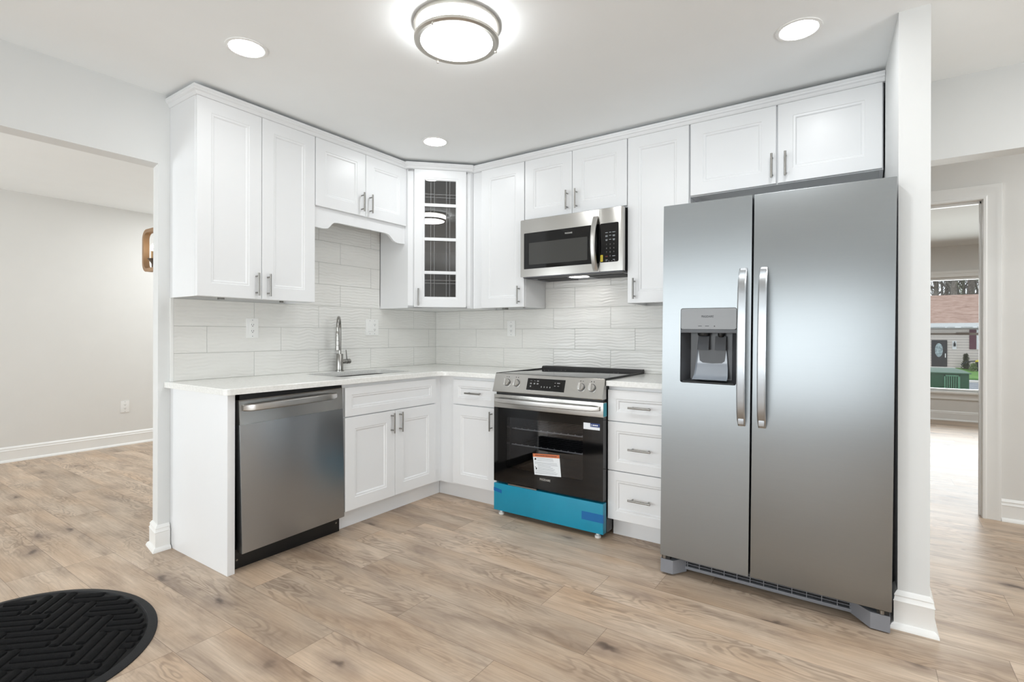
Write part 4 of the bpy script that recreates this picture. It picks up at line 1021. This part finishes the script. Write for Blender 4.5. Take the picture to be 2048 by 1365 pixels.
for x, y in ((2.7, -1.8), (4.2, -1.0), (4.6, -1.8), (2.2, 3.6), (5.7, 3.2), (4.9, 4.4), (3.0, 4.6), (-2.2, -1.0), (-1.7, -0.4), (-2.6, -0.4), (4.7, 0.6), (5.4, 0.6), (1.5, 0.6)):
    zl = 2.383 if y > 1.2 else ZC
    rl = Thing('recessed_light', 'added unseen ceiling light that fills the rooms', 'recessed light', (x, y, zl), 'B', 'added fill lights out of view')
    rl.part('trim_ring', MB().lathe([(0.072, zl - 0.0005), (0.088, zl - 0.0005), (0.0875, zl - 0.004), (0.080, zl - 0.006), (0.073, zl - 0.004)], (x, y, 0), n=24, cap=False), M_TRIM)
    rl.part('lens', MB().lathe([(0.0, zl - 0.0042), (0.0735, zl - 0.0038)], (x, y, 0), n=24, cap=False), M_LENS_FILL)

# wall sconce on the dining-room side of the partition, half hidden by its end
M_OAK = plain('sconce_wood', (150, 118, 86), 0.5, vary=0.25)
M_IRON = plain('sconce_iron', (104, 94, 84), 0.5, 0.6)
PX, PY, PZ = -0.25, -2.107, 1.645
pl = Thing('wall_sconce', 'wooden rounded-frame wall sconce with lit candle bulb, half hidden by wall end', 'wall lamp', (-WT, PY, PZ))
outr = rrect(PX - 0.099, PX + 0.099, PZ - 0.1225, PZ + 0.1225, 0.055, 8); innr = rrect(PX - 0.079, PX + 0.079, PZ - 0.1025, PZ + 0.1025, 0.038, 8)
pl.part('frame', MB().plate_hole(outr, innr, PY - 0.015, PY + 0.015), M_OAK)
pl.part('back_plate', MB().lathe([(0.045, -WT), (0.045, -WT - 0.012), (0.03, -WT - 0.018)], (0, PY, PZ), 'x', 24).cyl((-WT - 0.01, PY, PZ), (PX + 0.09, PY, PZ), 0.007, n=12), M_IRON)
pl.part('candle_cup', MB().lathe([(0.003, PZ - 0.107), (0.004, PZ - 0.08), (0.007, PZ - 0.072), (0.022, PZ - 0.052), (0.024, PZ - 0.049), (0.006, PZ - 0.049)], (PX, PY, 0), n=20), M_IRON)
pl.part('candle_sleeve', MB().cyl((PX, PY, PZ - 0.05), (PX, PY, PZ - 0.004), 0.0068, n=12), plain('candle_sleeve', (200, 166, 124), 0.6))
pl.part('bulb', MB().lathe([(0.005, PZ - 0.004), (0.0085, PZ + 0.003), (0.0098, PZ + 0.011), (0.008, PZ + 0.022), (0.003, PZ + 0.033), (0.0008, PZ + 0.037)], (PX, PY, 0), n=16), M_BULB)

# ------------------------------------------------------------------ door mat
mt = Thing('door_mat', 'black ribbed door mat with rounded end on the floor', 'mat', (0.555, -2.86, 0.0))
MCX, MCY, MA, MBB = 0.555, -2.845, 0.500, 0.412
def mat_outline(ins, n=48):
    pts = [(MCX + (MA - ins) * math.cos(PI * i / n), MCY + (MBB - ins) * math.sin(PI * i / n)) for i in range(n + 1)]
    return pts + [(MCX - MA + ins, -3.06 + ins), (MCX + MA - ins, -3.06 + ins)]
mo = lambda i, z: [(p[0], p[1], z) for p in mat_outline(i)]
mt.part('base', MB().loops([mo(0, 0.0), mo(0.0, 0.004), mo(0.006, 0.008), mo(0.032, 0.011), mo(0.038, 0.004)], True, True), M_RUB)
mt.part('backing', MB().loops([mo(0.0375, 0.0041), mo(0.0385, 0.0046)], True, True), plain('mat_backing', (9, 9, 10), 0.9))
def in_mat(x, y):
    a, b = MA - 0.044, MBB - 0.044
    if y < -3.01: return False
    if y < MCY: return abs(x - MCX) < a
    return ((x - MCX) / a) ** 2 + ((y - MCY) / b) ** 2 < 1
Wb, Lb = 0.132, 0.20; q2 = math.sqrt(0.5)
nrib = 0
def rib(s0, t0, s1, t1):
    """rib centre line in (s,t); s along 45 deg, t along -45 deg"""
    global nrib
    pts = []
    N = 14
    for i in range(N + 1):
        s = s0 + (s1 - s0) * i / N; t = t0 + (t1 - t0) * i / N
        x, y = MCX + (s + t) * q2, MCY + (s - t) * q2
        if in_mat(x, y): pts.append((x, y))
    if len(pts) < 3: return
    mb = MB(); rings = []
    d = Vector((pts[-1][0] - pts[0][0], pts[-1][1] - pts[0][1])); d.normalize(); nx, ny = -d.y, d.x
    full = [(pts[0][0] - d.x * 0.004, pts[0][1] - d.y * 0.004)] + pts + [(pts[-1][0] + d.x * 0.004, pts[-1][1] + d.y * 0.004)]
    for i, (x, y) in enumerate(full):
        k = 0.45 if i in (0, len(full) - 1) else 1.0
        w = 0.0172 * k; h = 0.0105 * k + 0.0006 * math.sin(i * 2.1 + pts[0][0] * 60)
        rings.append([(x + nx * w * c, y + ny * w * c, 0.0045 + h * z) for c, z in ((-1, -0.2), (-0.86, 0.5), (-0.45, 0.92), (0, 1.05), (0.45, 0.92), (0.86, 0.5), (1, -0.2))])
    mb.loops(rings, True, True)
    return mb
ribs = MB()
for k in range(-12, 13):
    for j in range(-6, 7):
        os_, ot = k * Wb + j * Lb + 0.03, k * Wb - j * Lb + 0.02
        for i in range(3):
            t = ot + Wb * (i + 0.5) / 3; m_ = rib(os_ + 0.006, t, os_ + Lb - 0.006, t)
            if m_: ribs.merge(m_.bm)
            s = os_ + Lb + Wb * (i + 0.5) / 3; m_ = rib(s, ot + Wb - Lb + 0.006, s, ot + Wb - 0.006)
            if m_: ribs.merge(m_.bm)
mt.part('ribbed_pile', ribs, M_RIB)

# ------------------------------------------------------------------ outside, seen through the living-room window
M_SIDING = plain('house_trim_white', (226, 228, 228), 0.6)
def siding_mat():
    m, nt, b = new_mat('vinyl_siding'); g = G(nt); vec, x, y, z = g.coords()
    f = g.math('FRACT', g.math('DIVIDE', z, 0.21))
    nt.links.new(g.ramp(f, ((0.0, lin((120, 112, 108))), (0.10, lin((176, 166, 160))), (0.2, lin((208, 198, 190))), (1.0, lin((214, 205, 197))))), b.inputs['Base Color'])
    nt.links.new(g.bump(f, 0.6, 0.02), b.inputs['Normal']); b.inputs['Roughness'].default_value = 0.7; return m
def shingle_mat():
    m, nt, b = new_mat('roof_shingles'); g = G(nt); vec, x, y, z = g.coords()
    n = g.noise(g.scaled(vec, (1.6, 4.0, 9.0)), 1.0, 4, 0.7)
    nt.links.new(g.ramp(n, ((0.3, lin((138, 110, 98))), (0.5, lin((168, 140, 127))), (0.7, lin((184, 160, 147))))), b.inputs['Base Color']); b.inputs['Roughness'].default_value = 0.9; return m
def noisy(name, c0, c1, sc, rough=0.9):
    m, nt, b = new_mat(name); g = G(nt); vec, x, y, z = g.coords()
    nt.links.new(g.ramp(g.noise(vec, sc, 5, 0.65), ((0.3, lin(c0)), (0.7, lin(c1)))), b.inputs['Base Color']); b.inputs['Roughness'].default_value = rough; return m
M_LAWN = noisy('lawn_grass', (70, 118, 52), (120, 160, 82), 3.0)
M_ROAD = noisy('asphalt', (120, 124, 130), (150, 153, 158), 2.0)
M_WALK = noisy('concrete', (196, 192, 186), (214, 210, 204), 2.0)
HY = 50.0
structure('ground', MB().box(-60, 70, 6.2, 44.2, -2.2, -2.05).box(-60, 70, 44.2, 120, -2.2, -1.95).box(-60, 70, -40, -5.75, -0.5, -0.3), M_ROAD)
tag(MB().box(-30, 60, 6.2, 15.5, -2.05, -0.55).build('lawn', M_LAWN, None, None, False), 'grass verge under the green utility box outside the window', 'lawn')
tag(MB().prism([(44.5, -1.95), (44.5, -1.86), (49.9, -1.40), (49.9, -1.95)], 'x', 8.75, 9.95).build('lawn', M_LAWN, None, None, False), 'small sloping lawn beside the bin in front of the house', 'lawn')
tag(MB().box(-20, 40, 43.2, 44.4, -2.05, -1.96).build('sidewalk', M_WALK, None, None, False), 'pale concrete sidewalk across the street', 'sidewalk')
hs = Thing('house', 'pale siding house with tan roof across the street', 'house', (8.7, HY, -1.95))
hs.part('wall', MB().box(-2, 18, HY, HY + 8, -1.95, 1.75), siding_mat())
hs.part('roof', MB().loops([[(-2.6, HY - 0.45, 2.06), (-2.6, HY + 4, 4.55), (-2.6, HY + 8.45, 2.06), (-2.6, HY + 8.45, 1.9), (-2.6, HY - 0.45, 1.9)], [(18.6, HY - 0.45, 2.06), (18.6, HY + 4, 4.55), (18.6, HY + 8.45, 2.06), (18.6, HY + 8.45, 1.9), (18.6, HY - 0.45, 1.9)]], True, True), shingle_mat())
hs.part('fascia', MB().box(-2.6, 18.6, HY - 0.52, HY - 0.42, 1.78, 2.1).box(-2.6, 18.6, HY - 0.4, HY, 1.70, 1.76), M_SIDING)
hd_ = hs.part('front_door', MB().box(7.36, 8.32, HY - 0.06, HY, -1.34, 0.76), plain('front_door_black', (44, 42, 44), 0.5), label='dark front door')
ov = MB(); oc = (7.81, -0.04)
for r0, d0 in ((1.0, 0.065),):
    ov.loops([[(oc[0] + 0.24 * math.cos(2 * PI * i / 28), HY - 0.06, oc[1] + 0.55 * math.sin(2 * PI * i / 28)) for i in range(28)], [(oc[0] + 0.24 * math.cos(2 * PI * i / 28), HY - 0.075, oc[1] + 0.55 * math.sin(2 * PI * i / 28)) for i in range(28)]], True, True)
hs.part('oval_glass', ov, noisy('leaded_glass', (90, 104, 108), (190, 206, 208), 9.0, 0.3), hd_)
hs.part('door_handle', MB().box(8.18, 8.23, HY - 0.12, HY - 0.06, -0.62, -0.3), M_RACK, hd_)
hs.part('doorstep', MB().box(7.1, 8.7, HY - 1.2, HY, -1.95, -1.36), M_WALK)
hs.part('shutter', MB().box(9.64, 10.03, HY - 0.05, HY, 0.07, 1.58), plain('shutter_plum', (92, 50, 62), 0.6), label='plum shutter')
hw_ = hs.part('window', MB().box(10.06, 11.4, HY - 0.06, HY, 0.07, 1.58), M_SIDING)
hs.part('window_pane', MB().box(10.16, 11.3, HY - 0.07, HY - 0.055, 0.17, 1.48), plain('house_window_glass', (150, 165, 172), 0.1), hw_)
hs.part('lamp_plate', MB().box(8.63, 8.88, HY - 0.03, HY, 0.04, 0.70), M_SIDING)
hs.part('wall_lamp', MB().box(8.70, 8.82, HY - 0.2, HY - 0.03, 0.28, 0.5).box(8.74, 8.78, HY - 0.15, HY - 0.03, 0.5, 0.66), M_BLACK)
tb2 = Thing('utility_box', 'dark green utility transformer box outside the living room window', 'utility box', (4.2, 12.5, -0.55))
M_GREENB = plain('transformer_green', (30, 76, 56), 0.45)
tb2.part('cabinet', MB().box(3.1, 5.07, 12.5, 13.7, -0.55, 0.265, 0.02), M_GREENB)
tb2.part('lid', MB().loops([[(3.07, 12.46, 0.262), (5.10, 12.46, 0.262), (5.10, 13.74, 0.262), (3.07, 13.74, 0.262)], [(3.07, 12.46, 0.285), (5.10, 12.46, 0.285), (5.10, 13.74, 0.285), (3.07, 13.74, 0.285)], [(3.25, 12.8, 0.345), (4.9, 12.8, 0.345), (4.9, 13.5, 0.345), (3.25, 13.5, 0.345)]], True, True), plain('transformer_lid', (74, 104, 88), 0.5))
vt = frame_rect(MB(), 4.62, 4.905, -0.2, 0.225, 12.47, 12.5, 0.025)
for i in range(6): vt.box(4.665 + i * 0.04, 4.68 + i * 0.04, 12.475, 12.5, -0.18, 0.2)
tb2.part('vent', vt, plain('transformer_vent', (96, 140, 120), 0.5))
bn = Thing('trash_bin', 'black wheeled trash bin with yellow bags before the house', 'bin', (10.2, 48.6, -1.9))
bn.part('body', MB().loops([[(9.92, 48.3, -1.9), (10.5, 48.3, -1.9), (10.5, 48.9, -1.9), (9.92, 48.9, -1.9)], [(9.86, 48.2, -0.85), (10.56, 48.2, -0.85), (10.56, 49.0, -0.85), (9.86, 49.0, -0.85)]], True, True), plain('bin_black', (34, 36, 40), 0.6))
bn.part('bag', MB().sphere((10.1, 48.6, -0.82), (0.32, 0.3, 0.14), 14), plain('bag_yellow', (206, 190, 60), 0.6), label='yellow bag')
bn.part('arm', MB().tube([(9.0, 48.6, -1.1), (9.35, 48.6, -0.85), (9.9, 48.6, -0.78)], 0.04, 8), plain('hose_dark', (40, 42, 44), 0.6))
def bush(name, label, c, r, h, mat, n=420, seed=1):
    random.seed(seed); mb = MB()
    for i in range(n):
        a = random.random() * 2 * PI; z = random.random(); rad = r * (1 - 0.75 * z) * math.sqrt(random.random())
        p = Vector((c[0] + rad * math.cos(a), c[1] + rad * math.sin(a), c[2] + h * z)); s = 0.05 + 0.04 * random.random()
        d = Vector((random.uniform(-1, 1), random.uniform(-1, 1), random.uniform(-0.2, 1))).normalized(); e = d.orthogonal().normalized()
        mb.quad(p, p + d * s + e * s * 0.5, p + d * 2 * s, p + d * s - e * s * 0.5)
    th = Thing(name, label, 'shrub', c); th.part('foliage', mb, mat, smooth=False)
    th.part('stem', MB().cyl(c, (c[0], c[1], c[2] + h * 0.8), 0.02, 0.008, 8), plain('stem_bark', (80, 66, 52), 0.9))
bush('shrub', 'small upright shrub standing at the house wall', (9.36, 49.3, -1.42), 0.24, 1.08, noisy('shrub_leaf', (46, 60, 40), (96, 92, 70), 12.0), 700, 3)
bush('shrub', 'low leafy clump beside the black bin', (9.72, 48.4, -1.55), 0.3, 0.55, noisy('clump_leaf', (60, 100, 52), (150, 160, 110), 12.0), 420, 5)
# bare trees behind the house
M_BARK = noisy('tree_bark', (98, 94, 88), (146, 142, 134), 5.0)
M_TWIG = noisy('twig_green', (92, 100, 78), (150, 156, 128), 5.0)
def tree(x, y, h, r, lean, seed):
    random.seed(seed)
    th = Thing('bare_tree', TREE_LABELS[seed], 'tree', (x, y, -1.95), 'B', 'bare trees behind the house')
    tr_ = MB(); br = MB()
    path = [Vector((x, y, -1.95))]
    for i in range(1, 9):
        t = i / 8; path.append(Vector((x + lean * h * t + random.uniform(-0.15, 0.15), y + random.uniform(-0.2, 0.2), -1.95 + h * t)))
    tr_.tube(path, [r * (1 - 0.75 * i / 8) for i in range(9)], 10)
    def limb(p, d, L, rr, lev):
        pts = [p]; q = p.copy()
        for i in range(4):
            d = (d + Vector((random.uniform(-0.3, 0.3), random.uniform(-0.3, 0.3), random.uniform(-0.05, 0.35)))).normalized(); q = q + d * L / 4; pts.append(q.copy())
        br.tube(pts, [rr * (1 - 0.8 * i / 4) for i in range(5)], 6)
        if lev:
            for k in range(4):
                i = random.randint(1, 4); limb(pts[i], (d + Vector((random.uniform(-1, 1), random.uniform(-1, 1), random.uniform(-0.2, 0.8)))).normalized(), L * 0.55, rr * 0.45, lev - 1)
    for k in range(12):
        i = random.randint(3, 8); a = random.random() * 2 * PI
        limb(path[i], Vector((math.cos(a), math.sin(a), 0.7)).normalized(), h * 0.28, r * 0.34, 2)
    t_ = th.part('trunk', tr_, M_BARK); th.part('branches', br, M_TWIG if seed in (8, 9, 25, 26, 27, 28) else M_BARK)
    return th
TREE_LABELS = {i: s for i, s in enumerate(('', 'bare tree trunk leftmost above the roof by the wall edge', 'bare tree second from the left above the roof', 'bare tree third from the left above the roof', 'bare tree in the middle above the roof', 'thick bare tree right of the middle above the roof', 'leaning bare tree third from the right above the roof', 'bare tree second from the right above the roof', 'greenish twiggy tree rightmost above the roof', 'greenish thin tree far behind the other trunks'))}
for i, (x, y, h, r, ln_) in enumerate(((8.1, 61, 15, 0.30, 0.06), (8.75, 63, 16, 0.26, 0.10), (9.3, 60, 15, 0.36, 0.08), (9.95, 64, 16, 0.24, 0.02), (10.45, 61, 16, 0.40, 0.10), (11.1, 62, 15, 0.2, -0.05), (11.75, 60, 14, 0.22, 0.12), (12.3, 62, 13, 0.16, -0.1), (12.0, 70, 13, 0.14, 0.05)), 1):
    tree(x, y, h, r, ln_, i)
for i, (x, y, h, r, ln_) in enumerate(((7.9, 66, 14, 0.15, 0.12), (9.1, 67, 15, 0.16, 0.14), (10.2, 68, 15, 0.14, -0.08), (11.5, 69, 14, 0.15, -0.05), (12.9, 66, 14, 0.14, -0.12)), 20):
    TREE_LABELS[i] = 'thin bare tree in the tangle behind the larger trunks'
    tree(x, y, h, r, ln_, i).e['group'] = 'thin bare trees in the tangle'
